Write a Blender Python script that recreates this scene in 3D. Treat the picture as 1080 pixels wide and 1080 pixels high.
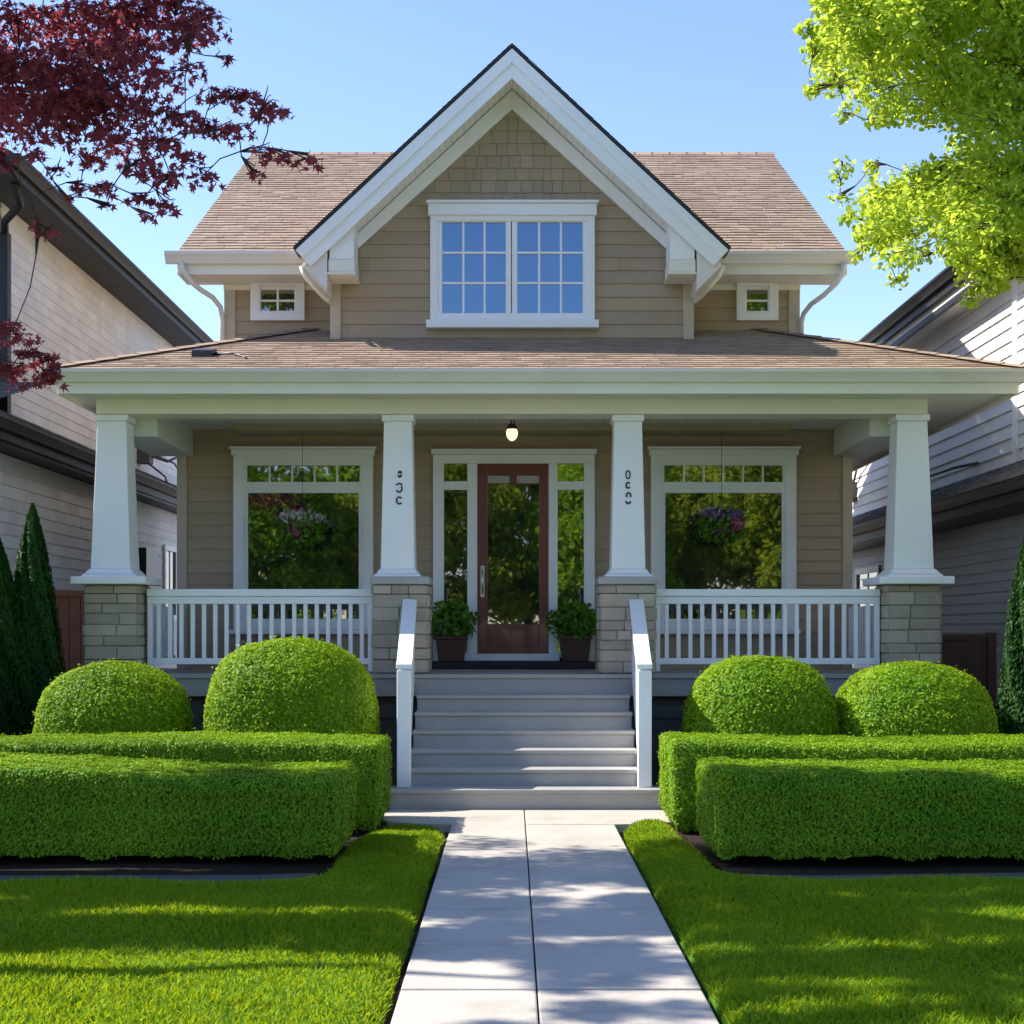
import bpy, bmesh, math, random
import numpy as np
from mathutils import Vector, Matrix, Euler
random.seed(7)
RNG = np.random.default_rng(11)
SC = bpy.context.scene
for o in list(bpy.data.objects): bpy.data.objects.remove(o)
COL = SC.collection

# ------------------------------------------------------------------ camera
EYE = 1.54
cd = bpy.data.cameras.new('camera'); cam = bpy.data.objects.new('camera', cd); COL.objects.link(cam)
cam.location = (0, 0, EYE); cam.rotation_euler = (math.radians(90), 0, 0)
cd.sensor_width = 36; cd.lens = 52.57; cd.shift_y = 125/1080; cd.clip_start = 0.1; cd.clip_end = 2000
SC.camera = cam
# ------------------------------------------------------------------ light
SUN = Vector((-0.70, 0.11, 0.72)).normalized()
EL = math.asin(SUN.z); AZ = math.atan2(SUN.x, SUN.y)
w = bpy.data.worlds.new('World'); SC.world = w; w.use_nodes = True
nt = w.node_tree; nt.nodes.clear()
sky = nt.nodes.new('ShaderNodeTexSky'); sky.sky_type = 'NISHITA'; sky.sun_disc = False
sky.sun_elevation = EL; sky.sun_rotation = AZ; sky.altitude = 60; sky.air_density = 1.0; sky.dust_density = 0.1; sky.ozone_density = 1.7
bg = nt.nodes.new('ShaderNodeBackground'); bg.inputs[1].default_value = 0.112
ow = nt.nodes.new('ShaderNodeOutputWorld'); tn = nt.nodes.new('ShaderNodeVectorMath'); tn.operation = 'MULTIPLY'; tn.inputs[1].default_value = (.87, .865, 1.0); nt.links.new(sky.outputs[0], tn.inputs[0]); nt.links.new(tn.outputs[0], bg.inputs[0]); nt.links.new(bg.outputs[0], ow.inputs[0])
sl = bpy.data.lights.new('sun', 'SUN'); sl.energy = 3.6; sl.angle = math.radians(0.5); sl.color = (1.0, 0.93, 0.82)
so = bpy.data.objects.new('sun', sl); COL.objects.link(so); so.rotation_euler = SUN.to_track_quat('Z', 'Y').to_euler(); so.location = (-8, 3, 14)
SC.view_settings.view_transform = 'Standard'; SC.view_settings.look = 'None'; SC.view_settings.exposure = 1.40; SC.view_settings.gamma = 1
SC.cycles.use_denoising = True
SC.cycles.max_bounces = 7; SC.cycles.diffuse_bounces = 4; SC.cycles.glossy_bounces = 3; SC.cycles.transmission_bounces = 4
SC.cycles.transparent_max_bounces = 6; SC.cycles.sample_clamp_indirect = 6

def at(px, py, y):
    """world point that stands at photo pixel (px, py) at distance y"""
    return Vector(((px-540)*y/1577, y, EYE+(665-py)*y/1577))

# ------------------------------------------------------------------ materials
def mat(name, col, rough=0.6, var=0.08, scale=3.0, bump=0.0, bscale=40.0, metal=0.0, spec=0.5, island=0.0, fine=0.0, dirt=0.0, coat=0.0):
    m = bpy.data.materials.new(name); m.use_nodes = True
    n = m.node_tree; N = n.nodes; L = n.links
    b = N['Principled BSDF']; b.inputs['Roughness'].default_value = rough; b.inputs['Metallic'].default_value = metal
    b.inputs['Specular IOR Level'].default_value = spec; b.inputs['Coat Weight'].default_value = coat
    tc = N.new('ShaderNodeTexCoord')
    no = N.new('ShaderNodeTexNoise'); no.inputs['Scale'].default_value = scale; no.inputs['Detail'].default_value = 5
    L.new(tc.outputs['Object'], no.inputs['Vector'])
    mr = N.new('ShaderNodeMapRange'); mr.inputs[1].default_value = .25; mr.inputs[2].default_value = .75
    mr.inputs[3].default_value = 1-var; mr.inputs[4].default_value = 1+var
    L.new(no.outputs[0], mr.inputs[0]); val = mr.outputs[0]
    def mul(a, bsock):
        q = N.new('ShaderNodeMath'); q.operation = 'MULTIPLY'; L.new(a, q.inputs[0]); L.new(bsock, q.inputs[1]); return q.outputs[0]
    if island:
        g = N.new('ShaderNodeNewGeometry'); r = N.new('ShaderNodeMapRange')
        r.inputs[3].default_value = 1-island; r.inputs[4].default_value = 1+island
        L.new(g.outputs['Random Per Island'], r.inputs[0]); val = mul(val, r.outputs[0])
    if fine:
        f = N.new('ShaderNodeTexNoise'); f.inputs['Scale'].default_value = 160; f.inputs['Detail'].default_value = 3
        L.new(tc.outputs['Object'], f.inputs['Vector']); r = N.new('ShaderNodeMapRange')
        r.inputs[1].default_value = .3; r.inputs[2].default_value = .7; r.inputs[3].default_value = 1-fine; r.inputs[4].default_value = 1+fine
        L.new(f.outputs[0], r.inputs[0]); val = mul(val, r.outputs[0])
    if dirt:
        f = N.new('ShaderNodeTexNoise'); f.inputs['Scale'].default_value = 1.3; f.inputs['Detail'].default_value = 9; f.inputs['Roughness'].default_value = .7
        L.new(tc.outputs['Object'], f.inputs['Vector']); r = N.new('ShaderNodeMapRange')
        r.inputs[1].default_value = .5; r.inputs[2].default_value = .75; r.inputs[3].default_value = 1; r.inputs[4].default_value = 1-dirt
        L.new(f.outputs[0], r.inputs[0]); val = mul(val, r.outputs[0])
    vm = N.new('ShaderNodeVectorMath'); vm.operation = 'SCALE'; vm.inputs[0].default_value = col[:3]; L.new(val, vm.inputs['Scale'])
    L.new(vm.outputs[0], b.inputs['Base Color'])
    if bump:
        f = N.new('ShaderNodeTexNoise'); f.inputs['Scale'].default_value = bscale; f.inputs['Detail'].default_value = 6
        L.new(tc.outputs['Object'], f.inputs['Vector']); bp = N.new('ShaderNodeBump'); bp.inputs['Strength'].default_value = bump; bp.inputs['Distance'].default_value = .01
        L.new(f.outputs[0], bp.inputs['Height']); L.new(bp.outputs[0], b.inputs['Normal'])
    return m

def leafmat(name, ca, cb, trans, tcol, rough=.55, spec=.18, nscale=1.2):
    m = bpy.data.materials.new(name); m.use_nodes = True
    n = m.node_tree; N = n.nodes; L = n.links; b = N['Principled BSDF']
    g = N.new('ShaderNodeNewGeometry'); tc = N.new('ShaderNodeTexCoord'); no = N.new('ShaderNodeTexNoise'); no.inputs['Scale'].default_value = nscale
    L.new(tc.outputs['Object'], no.inputs['Vector'])
    a = N.new('ShaderNodeMath'); a.operation = 'MULTIPLY_ADD'; a.inputs[1].default_value = .55; L.new(g.outputs['Random Per Island'], a.inputs[0])
    r2 = N.new('ShaderNodeMapRange'); r2.inputs[1].default_value = .3; r2.inputs[2].default_value = .7; r2.inputs[4].default_value = .45
    L.new(no.outputs[0], r2.inputs[0]); L.new(r2.outputs[0], a.inputs[2])
    mx = N.new('ShaderNodeMix'); mx.data_type = 'RGBA'; mx.inputs[6].default_value = (*ca, 1); mx.inputs[7].default_value = (*cb, 1)
    L.new(a.outputs[0], mx.inputs[0]); L.new(mx.outputs[2], b.inputs['Base Color'])
    b.inputs['Roughness'].default_value = rough; b.inputs['Specular IOR Level'].default_value = spec
    t = N.new('ShaderNodeBsdfTranslucent'); t.inputs[0].default_value = (*tcol, 1)
    ms = N.new('ShaderNodeMixShader'); ms.inputs[0].default_value = trans
    L.new(b.outputs[0], ms.inputs[1]); L.new(t.outputs[0], ms.inputs[2]); L.new(ms.outputs[0], N['Material Output'].inputs[0])
    return m

def glassmat(name, tint, ior, spec=(1, 1, 1)):
    m = bpy.data.materials.new(name); m.use_nodes = True
    n = m.node_tree; N = n.nodes; L = n.links; b = N['Principled BSDF']
    b.inputs['Base Color'].default_value = (*tint, 1); b.inputs['Roughness'].default_value = .015; b.inputs['IOR'].default_value = ior; b.inputs['Specular Tint'].default_value = (*spec, 1)
    tc = N.new('ShaderNodeTexCoord'); no = N.new('ShaderNodeTexNoise'); no.inputs['Scale'].default_value = 1.1; L.new(tc.outputs['Object'], no.inputs['Vector'])
    bp = N.new('ShaderNodeBump'); bp.inputs['Strength'].default_value = .06; bp.inputs['Distance'].default_value = .03
    L.new(no.outputs[0], bp.inputs['Height']); L.new(bp.outputs[0], b.inputs['Normal'])
    return m

def uvmat(name, cols, bw, bh, mortar, mcol, rough=.85, bump=.3, spec=.3, offs=.5, grain=.1):
    """masonry: brick texture over metre UVs"""
    m = bpy.data.materials.new(name); m.use_nodes = True
    n = m.node_tree; N = n.nodes; L = n.links; b = N['Principled BSDF']; b.inputs['Roughness'].default_value = rough; b.inputs['Specular IOR Level'].default_value = spec
    tc = N.new('ShaderNodeTexCoord'); br = N.new('ShaderNodeTexBrick'); L.new(tc.outputs['UV'], br.inputs['Vector'])
    br.inputs['Color1'].default_value = (*cols[0], 1); br.inputs['Color2'].default_value = (*cols[1], 1); br.inputs['Mortar'].default_value = (*mcol, 1)
    br.inputs['Scale'].default_value = 1; br.inputs['Brick Width'].default_value = bw; br.inputs['Row Height'].default_value = bh
    br.inputs['Mortar Size'].default_value = mortar; br.offset = offs; br.inputs['Mortar Smooth'].default_value = .2
    no = N.new('ShaderNodeTexNoise'); no.inputs['Scale'].default_value = 45; no.inputs['Detail'].default_value = 6; L.new(tc.outputs['Object'], no.inputs['Vector'])
    r = N.new('ShaderNodeMapRange'); r.inputs[1].default_value = .25; r.inputs[2].default_value = .75; r.inputs[3].default_value = 1-grain*2; r.inputs[4].default_value = 1+grain*2; L.new(no.outputs[0], r.inputs[0])
    vm = N.new('ShaderNodeVectorMath'); vm.operation = 'SCALE'; L.new(br.outputs[0], vm.inputs[0]); L.new(r.outputs[0], vm.inputs['Scale']); L.new(vm.outputs[0], b.inputs['Base Color'])
    ad = N.new('ShaderNodeMath'); ad.operation = 'MULTIPLY_ADD'; ad.inputs[1].default_value = -1.2; L.new(br.outputs['Fac'], ad.inputs[0]); L.new(no.outputs[0], ad.inputs[2])
    bp = N.new('ShaderNodeBump'); bp.inputs['Strength'].default_value = bump; bp.inputs['Distance'].default_value = .012; L.new(ad.outputs[0], bp.inputs['Height']); L.new(bp.outputs[0], b.inputs['Normal'])
    return m

def emis(name, col, s):
    m = bpy.data.materials.new(name); m.use_nodes = True; b = m.node_tree.nodes['Principled BSDF']
    b.inputs['Base Color'].default_value = (.8, .78, .7, 1); b.inputs['Emission Color'].default_value = (*col, 1); b.inputs['Emission Strength'].default_value = s; return m

M = dict(
 siding=mat('siding_tan', (.395, .300, .200), .62, .05, 2.0, .12, 60, island=.035, fine=.03, dirt=.06),
 shingle_wall=mat('shingle_wall_tan', (.395, .300, .200), .7, .05, 2.0, .2, 70, island=.07, fine=.05, dirt=.06),
 white=mat('white_paint', (.87, .87, .87), .42, .02, 1.5, .03, 30, dirt=.05),
 cream=mat('cream_trim', (.80, .77, .66), .5, .03, 1.5, .03, 30, dirt=.06),
 soffit=mat('soffit_board', (.70, .69, .66), .6, .03, 1.5, .04, 40, island=.03),
 gutter=mat('gutter_metal', (.74, .70, .66), .35, .04, 1.2, .02, 20, spec=.6, dirt=.1),
 roof=mat('asphalt_shingles', (.335, .252, .192), .92, .10, 1.2, .45, 120, spec=.2, island=.10, fine=.22, dirt=.12),
 dark=mat('dark_metal', (.018, .019, .022), .4, .1, 2, .02, 30),
 darktrim=mat('black_gutter', (.016, .016, .018), .55, .1, 1.5, .04, 12, dirt=-.5),
 darksoffit=mat('charcoal_soffit', (.035, .034, .036), .6, .08, 2, .05, 30, island=.1),
 stone=uvmat('buff_stone', ((.36, .31, .235), (.25, .22, .18)), .31, .105, .007, (.13, .115, .095), bump=.8, grain=.16),
 stonecap=mat('stone_cap', (.40, .385, .36), .75, .08, 5, .25, 50, fine=.08),
 deck=mat('grey_deck_paint', (.37, .36, .35), .5, .05, 2.5, .08, 40, fine=.03, dirt=.12),
 skirt=mat('dark_grey_skirt', (.075, .08, .09), .6, .08, 2.5, .1, 40, dirt=.12),
 concrete=mat('concrete', (.45, .41, .36), .85, .07, 1.7, .25, 90, fine=.10, dirt=.32),
 asphalt=mat('asphalt', (.06, .06, .062), .9, .1, 1.5, .3, 90, fine=.15),
 soil=mat('dark_mulch', (.028, .019, .013), .95, .35, 12, 1.0, 45, fine=.35, spec=.2),
 edging=mat('bed_edging', (.055, .058, .062), .8, .12, 5, .3, 60, fine=.15),
 turf=mat('turf_base', (.06, .15, .010), .95, .3, 6, .6, 60, fine=.3, spec=.15),
 door=mat('red_brown_door', (.165, .036, .022), .38, .10, 3, .05, 30, coat=.3),
 pot=mat('dark_planter', (.075, .028, .018), .5, .15, 6, .1, 40),
 black=mat('black_iron', (.012, .012, .013), .45, .1, 5),
 blackmat=mat('black_rubber', (.016, .016, .018), .7, .2, 8, .3, 90),
 lwall=mat('left_house_siding', (.84, .84, .82), .7, .06, 2.0, .25, 50, island=.07, fine=.05, dirt=.12),
 rwall=mat('right_house_siding', (.82, .80, .77), .6, .04, 1.5, .12, 50, island=.04, dirt=.10),
 rlower=mat('right_house_lower_siding', (.42, .43, .47), .6, .05, 2, .12, 50, island=.06, dirt=.10),
 rroof=mat('grey_roof', (.13, .13, .135), .9, .1, 2, .4, 100, island=.15, fine=.2),
 trimtan=mat('tan_trim', (.52, .44, .33), .5, .03, 1.5, .03, 30, dirt=.06),
 fence=mat('red_cedar_fence', (.20, .070, .035), .75, .2, 6, .3, 60, island=.15),
 bark=mat('bark', (.085, .062, .050), .9, .3, 9, .8, 30),
 darkbark=mat('maple_bark', (.045, .032, .030), .85, .3, 9, .6, 40),
 chrome=mat('brushed_nickel', (.62, .60, .57), .25, .05, 4, metal=1.0),
 brass=mat('dark_red_lamp_cap', (.11, .03, .03), .4, .1, 6, metal=.3),
 cable=mat('grey_wire', (.09, .09, .09), .6, .1, 6),
 meter=mat('meter_box', (.16, .16, .165), .5, .1, 6),
 stem=mat('green_stem', (.05, .09, .02), .7, .2, 6),
 brick=uvmat('house_brick', ((.20, .10, .07), (.26, .15, .11)), .23, .075, .01, (.3, .28, .26)),
 glass=glassmat('window_glass', (.014, .018, .016), 3.3),
 glass_skytint=glassmat('upper_window_glass', (.008, .030, .065), 3.2, (.48, .72, 1.0)),  # blue of the reflected sky put into base colour and specular tint
 lamp=emis('lamp_glow', (1.0, .80, .42), .62),
 glasslight=mat('frosted_pane', (.42, .41, .39), .3, .1, 8),
 hedge=leafmat('boxwood_leaf', (.040, .150, .005), (.240, .410, .012), .15, (.52, .60, .012)),
 ball=leafmat('round_bush_leaf', (.050, .165, .005), (.290, .455, .012), .28, (.50, .60, .012)),
 cyp=leafmat('cypress_leaf', (.012, .048, .007), (.030, .100, .012), .15, (.06, .15, .01)),
 grass=leafmat('grass_blade', (.050, .165, .005), (.200, .355, .012), .38, (.52, .62, .012), nscale=2.0),
 maple=leafmat('red_maple_leaf', (.070, .012, .020), (.200, .040, .062), .42, (.55, .11, .13)),
 lime=leafmat('lime_leaf', (.14, .27, .015), (.34, .47, .050), .52, (.70, .82, .08), nscale=.8),
 potleaf=leafmat('planter_leaf', (.05, .17, .015), (.17, .36, .035), .3, (.2, .4, .03)),
 far=leafmat('street_tree_leaf', (.05, .14, .010), (.26, .42, .020), .40, (.45, .62, .03)),
 far2=leafmat('street_tree_leaf_olive', (.07, .13, .012), (.28, .36, .025), .40, (.48, .56, .03)),
 petal=leafmat('white_petal', (.55, .50, .52), (.75, .72, .74), .3, (.6, .5, .55)),
 petalr=leafmat('pink_petal', (.40, .05, .10), (.60, .22, .30), .3, (.6, .1, .2)),
 petalp=leafmat('purple_petal', (.10, .07, .20), (.30, .22, .42), .3, (.3, .2, .4)),
)

# ------------------------------------------------------------------ object helpers
def tag(o, label=None, cat=None, group=None, kind=None):
    if label: o['label'] = label
    if cat: o['category'] = cat
    if group: o['group'] = group
    if kind: o['kind'] = kind
    return o
def empty(name, loc=(0, 0, 0), label=None, cat=None, group=None, rz=0):
    o = bpy.data.objects.new(name, None); o.empty_display_size = .2; COL.objects.link(o); o.location = loc; o.rotation_euler = (0, 0, rz)
    return tag(o, label, cat, group)
def copy_tree(o, parent=None):
    c = o.copy(); COL.objects.link(c)
    if parent: c.parent = parent
    for ch in [q for q in bpy.data.objects if q.parent == o]: copy_tree(ch, c)
    return c

class MB:
    """collects shapes, links them as one mesh object"""
    def __init__(s): s.v = []; s.f = []; s.uv = []; s.mi = []; s.sm = []
    def add(s, vs, fs, uvs=None, mi=0, smooth=False):
        b = len(s.v); s.v += [tuple(q) for q in vs]
        for k, f in enumerate(fs):
            s.f.append([b+i for i in f]); s.mi.append(mi); s.sm.append(smooth)
            if uvs: s.uv.append(uvs[k])
            else:
                P = [Vector(vs[i]) for i in f]; n = (P[1]-P[0]).cross(P[2]-P[0]); a = max(range(3), key=lambda i: abs(n[i]))
                s.uv.append([((p.y, p.z) if a == 0 else (p.x, p.z) if a == 1 else (p.x, p.y)) for p in P])
        return s
    def box(s, x0, x1, y0, y1, z0, z1, mi=0):
        return s.prism([(x0, z0), (x1, z0), (x1, z1), (x0, z1)], y0, y1, 'y', mi)
    def prism(s, poly, a, b, axis='y', mi=0):
        """poly in (x,z) for axis y, (y,z) for x, (x,y) for z"""
        ar = sum(poly[i][0]*poly[(i+1) % len(poly)][1]-poly[(i+1) % len(poly)][0]*poly[i][1] for i in range(len(poly)))
        if ar < 0: poly = poly[::-1]
        f = {'y': lambda p, t: (p[0], t, p[1]), 'x': lambda p, t: (t, p[0], p[1]), 'z': lambda p, t: (p[0], p[1], t)}[axis]
        n = len(poly); vs = [f(p, a) for p in poly]+[f(p, b) for p in poly]
        fs = [list(range(n)), list(range(2*n-1, n-1, -1))]+[[i, i+n, (i+1) % n+n, (i+1) % n] for i in range(n)]
        if axis != 'y': fs = [q[::-1] for q in fs]
        return s.add(vs, fs, mi=mi)
    def frustum(s, cx, cy, z0, z1, w0, d0, w1, d1, mi=0):
        vs = [(cx-w0/2, cy-d0/2, z0), (cx+w0/2, cy-d0/2, z0), (cx+w0/2, cy+d0/2, z0), (cx-w0/2, cy+d0/2, z0),
              (cx-w1/2, cy-d1/2, z1), (cx+w1/2, cy-d1/2, z1), (cx+w1/2, cy+d1/2, z1), (cx-w1/2, cy+d1/2, z1)]
        return s.add(vs, [[3, 2, 1, 0], [4, 5, 6, 7], [0, 1, 5, 4], [1, 2, 6, 5], [2, 3, 7, 6], [3, 0, 4, 7]], mi=mi)
    def tube(s, pts, r, n=8, mi=0, r1=None, cap=True):
        pts = [Vector(p) for p in pts]; k = len(pts); rs = r if isinstance(r, (list, tuple)) else [r+((r1 if r1 is not None else r)-r)*i/max(1, k-1) for i in range(k)]
        vs = []; up = Vector((0, 0, 1)); prev = None
        for i, p in enumerate(pts):
            d = (pts[min(i+1, k-1)]-pts[max(i-1, 0)]).normalized()
            if prev is None: prev = d.cross(up) if abs(d.z) < .95 else d.cross(Vector((1, 0, 0)))
            a = (prev-d*prev.dot(d)).normalized(); prev = a; b = d.cross(a)
            vs += [p+(a*math.cos(6.2832*j/n)+b*math.sin(6.2832*j/n))*rs[i] for j in range(n)]
        fs = [[i*n+j, i*n+(j+1) % n, (i+1)*n+(j+1) % n, (i+1)*n+j] for i in range(k-1) for j in range(n)]
        if cap: fs += [list(range(n))[::-1], [(k-1)*n+j for j in range(n)]]
        return s.add(vs, fs, mi=mi, smooth=True)
    def lathe(s, prof, c=(0, 0, 0), n=20, mi=0):
        k = len(prof); vs = [(c[0]+r*math.cos(6.2832*j/n), c[1]+r*math.sin(6.2832*j/n), c[2]+z) for r, z in prof for j in range(n)]
        return s.add(vs, [[i*n+j, i*n+(j+1) % n, (i+1)*n+(j+1) % n, (i+1)*n+j] for i in range(k-1) for j in range(n)], mi=mi, smooth=True)
    def courses(s, A, B, C, D, ex, lift, tab=None, jit=0., bw=0., mi=0, cutj=0.):
        """overlapping rows from edge AB up to edge DC; butt edges stand out by lift"""
        A, B, C, D = map(Vector, (A, B, C, D)); n = (B-A).cross(D-A).normalized()
        H = (D-A).length if (C-D).length > (B-A).length*.98 else abs((D-A).dot(((C+D)/2-(A+B)/2).normalized()))
        ax = (B-A).normalized(); ay = n.cross(ax)
        rows = max(1, round(H/ex)); uvf = lambda p: ((p-A).dot(ax), (p-A).dot(ay))
        for i in range(rows):
            t0, t1 = i/rows, min(1, (i+1.0)/rows)
            L0, R0, L1, R1 = A.lerp(D, t0), B.lerp(C, t0), A.lerp(D, t1), B.lerp(C, t1)
            W = max(1e-6, (R0-L0).length); us = [0.]
            if tab:
                x = random.uniform(*tab)*random.random()
                while x < W-.02: us.append(x/W); x += random.uniform(*tab)
            us.append(1.)
            wob = [bw*math.sin(j*1.7+i*.9)+random.uniform(-bw, bw) for j in range(len(us))] if bw else [0]*len(us)
            for j in range(len(us)-1):
                u0, u1 = us[j], us[j+1]; g = (.0022 if jit > .0025 else .0015)/W if tab else 0
                lf = lift+random.uniform(-jit, jit); cut = random.uniform(-cutj, cutj)
                dn = -ay*(cut)
                a = L0.lerp(R0, u0+g)+n*(lf)+dn+ay*wob[j]; b = L0.lerp(R0, u1-g)+n*(lf)+dn+ay*wob[j+1]
                W1 = (R1-L1).length; sh = (L1-L0).dot(ax)
                cl_ = lambda q: L1+ax*min(W1, max(0., q*W-sh))
                c = cl_(u1-g)+n*.0015; d = cl_(u0+g)+n*.0015
                if j == len(us)-2: c = R1+n*.0015
                if j == 0: d = L1+n*.0015
                if (c-d).dot(ax) < .004: c = d+ax*.004
                a2 = a-n*(lf+.002); b2 = b-n*(lf+.002)
                s.add([a, b, c, d, a2, b2], [[0, 1, 2, 3], [4, 5, 1, 0]], [[uvf(a), uvf(b), uvf(c), uvf(d)], [uvf(a), uvf(b), uvf(b), uvf(a)]], mi=mi)
        return s
    def build(s, name, mats, parent=None, bev=0., label=None, loc=None, rot=None):
        me = bpy.data.meshes.new(name); me.from_pydata(s.v, [], s.f)
        uv = me.uv_layers.new(name='UVMap'); flat = [c for f in s.uv for q in f for c in q]; uv.data.foreach_set('uv', flat)
        me.polygons.foreach_set('material_index', s.mi); me.polygons.foreach_set('use_smooth', s.sm)
        for m in (mats if isinstance(mats, (list, tuple)) else [mats]): me.materials.append(M[m])
        me.update(); o = bpy.data.objects.new(name, me); COL.objects.link(o)
        if parent: o.parent = parent
        if loc: o.location = loc
        if rot: o.rotation_euler = rot
        if bev:
            bm = o.modifiers.new('bevel', 'BEVEL'); bm.width = bev; bm.segments = 2; bm.limit_method = 'ANGLE'; bm.angle_limit = math.radians(35)
        if label: o['label'] = label
        return o

def quadmesh(name, V, k, mats, parent=None, mi=None, faces=None, smooth=False):
    """V: (n*k,3) numpy; each k verts one polygon"""
    n = len(V)//k; me = bpy.data.meshes.new(name)
    me.vertices.add(len(V)); me.vertices.foreach_set('co', np.asarray(V, dtype=np.float32).ravel())
    me.loops.add(len(V)); me.loops.foreach_set('vertex_index', np.arange(len(V), dtype=np.int32))
    me.polygons.add(n); me.polygons.foreach_set('loop_start', np.arange(0, len(V), k, dtype=np.int32))
    if mi is not None: me.polygons.foreach_set('material_index', np.asarray(mi, dtype=np.int32))
    me.update(calc_edges=True); me.validate()
    for m in (mats if isinstance(mats, (list, tuple)) else [mats]): me.materials.append(M[m])
    o = bpy.data.objects.new(name, me); COL.objects.link(o)
    if parent: o.parent = parent
    return o

def norm(a): return a/np.maximum(1e-9, np.linalg.norm(a, axis=1, keepdims=True))
def leaves(P, Nn, size, spread=.8, aspect=.55, up=0., shape=None, fold=0.):
    """diamond (or custom-shape) leaf cards: P centres, Nn facing direction"""
    n = len(P); nn = norm(Nn+RNG.normal(0, spread, (n, 3)))
    t = RNG.normal(0, 1, (n, 3)); t[:, 2] += up*2
    t = norm(t-nn*np.sum(t*nn, axis=1, keepdims=True)); b = np.cross(nn, t)
    sz = (size*RNG.uniform(.65, 1.35, n))[:, None]
    if shape is None: shape = [(0, -.5), (aspect*.5, 0), (0, .55), (-aspect*.5, 0)]
    V = np.stack([P+(t*sy+b*sx+nn*(fold*(abs(sx)-.15)))*sz for sx, sy in shape], axis=1)
    return V.reshape(-1, 3), len(shape)

def wob(P, f=1., s=0):
    x, y, z = P[:, 0]*f, P[:, 1]*f, P[:, 2]*f
    return (np.sin(x*3.1+s+np.sin(y*2.3+s*2))+np.sin(y*3.7+1.3*s+np.sin(z*2.9))+np.sin(z*4.1+.7*s+np.sin(x*1.9+2)))/3

# ================================================================== SETTING
def flat(name, x0, x1, y0, y1, z, m, kind='structure'):
    b = MB(); b.add([(x0, y0, z), (x1, y0, z), (x1, y1, z), (x0, y1, z)], [[0, 1, 2, 3]]); return tag(b.build(name, m), kind=kind)
M['neutral'] = mat('neutral_ground', (.24, .215, .175), .95, .2, .5, .5, 30, fine=.2)  # neutral tone in place of lawn green, keeps green bounce off the facade
flat('ground', -400, 400, -400, 400, -.06, 'neutral')
flat('road', -120, 120, -12.5, -4.5, -.052, 'asphalt')
b = MB()
for i in range(34): b.box(-25+i*1.5+.006, -25+(i+1)*1.5-.006, -1.6, .0, -.05, .03)
b.box(-25, 26, -4.5, -4.32, -.05, .06); tag(b.build('sidewalk', 'concrete', bev=.006), kind='structure')
b = MB(); b.box(-25, 26, -15, -13.6, -.05, .05); b.box(-25, 26, -12.68, -12.5, -.05, .06); tag(b.build('far_sidewalk', 'concrete', bev=.006), kind='structure')
# garden path of slabs
b = MB(); y = .012; PX0, PXM, PX1 = -.47, .105, .80
ys = [0.012, 1.3, 2.5, 3.5, 4.45, 5.4, 6.3, 7.2, 8.12, 9.14, 10.3, 11.66]
for a, c in zip(ys[:-1], ys[1:]):
    b.box(PX0, PXM-.0035, a+.011, c-.011, -.04, .03+random.uniform(-.002, .002)); b.box(PXM+.0035, PX1, a+.011, c-.011, -.04, .03+random.uniform(-.002, .002))
def rp(pts):return pts
b.prism([(PX0-.55, 12.62), (PX0-.62, 12.1), (PX0-.52, 11.82), (PX0-.28, 11.72), (PX0, 11.66), (PXM-.0035, 11.66), (PXM-.0035, 12.62)], -.04, .031, 'z')
b.prism([(PXM+.0035, 12.62), (PXM+.0035, 11.66), (PX1, 11.66), (PX1+.3, 11.72), (PX1+.55, 11.85), (PX1+.58, 12.62)], -.04, .031, 'z')
tag(b.build('path', 'concrete', bev=.008), kind='structure')
flat('path_bedding', -1.3, 1.6, 0, 14.3, -.035, 'soil')

# planting beds + grey edging strips
def rough_bed(name, poly, z, m, amp):
    bm = bmesh.new(); vs = [bm.verts.new((x, y, z)) for x, y in poly]; f = bm.faces.new(vs)
    bmesh.ops.triangulate(bm, faces=[f]); bmesh.ops.subdivide_edges(bm, edges=bm.edges[:], cuts=5, use_grid_fill=True)
    for v in bm.verts: v.co.z += random.uniform(0, amp)
    me = bpy.data.meshes.new(name); bm.to_mesh(me); bm.free(); me.materials.append(M[m]); o = bpy.data.objects.new(name, me); COL.objects.link(o); return tag(o, kind='structure')
rough_bed('planting_bed', [(-9.5, 9.25), (-1.16, 9.12), (-1.02, 11.7), (-1.06, 12.5), (-1.06, 14.4), (-9.5, 14.4)], -.01, 'soil', .03)
rough_bed('planting_bed', [(1.36, 9.12), (9.5, 9.35), (9.5, 14.4), (1.36, 14.4), (1.34, 12.5), (1.26, 11.9)], -.01, 'soil', .03)
b = MB(); b.prism([(-9.5, 8.90), (-3, 8.92), (-1.35, 9.0), (-1.17, 9.14), (-1.22, 9.30), (-1.6, 9.22), (-3, 9.20), (-9.5, 9.2)], -.03, .035, 'z')
tag(b.build('bed_edging', 'edging', bev=.01), kind='structure')
b = MB(); b.prism([(1.34, 9.06), (1.75, 8.96), (2.6, 9.02), (4.5, 9.2), (9.5, 9.25), (9.5, 9.5), (4.4, 9.42), (2.6, 9.26), (1.8, 9.20), (1.42, 9.26)], -.03, .035, 'z')
tag(b.build('bed_edging', 'edging', bev=.01), kind='structure')

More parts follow.
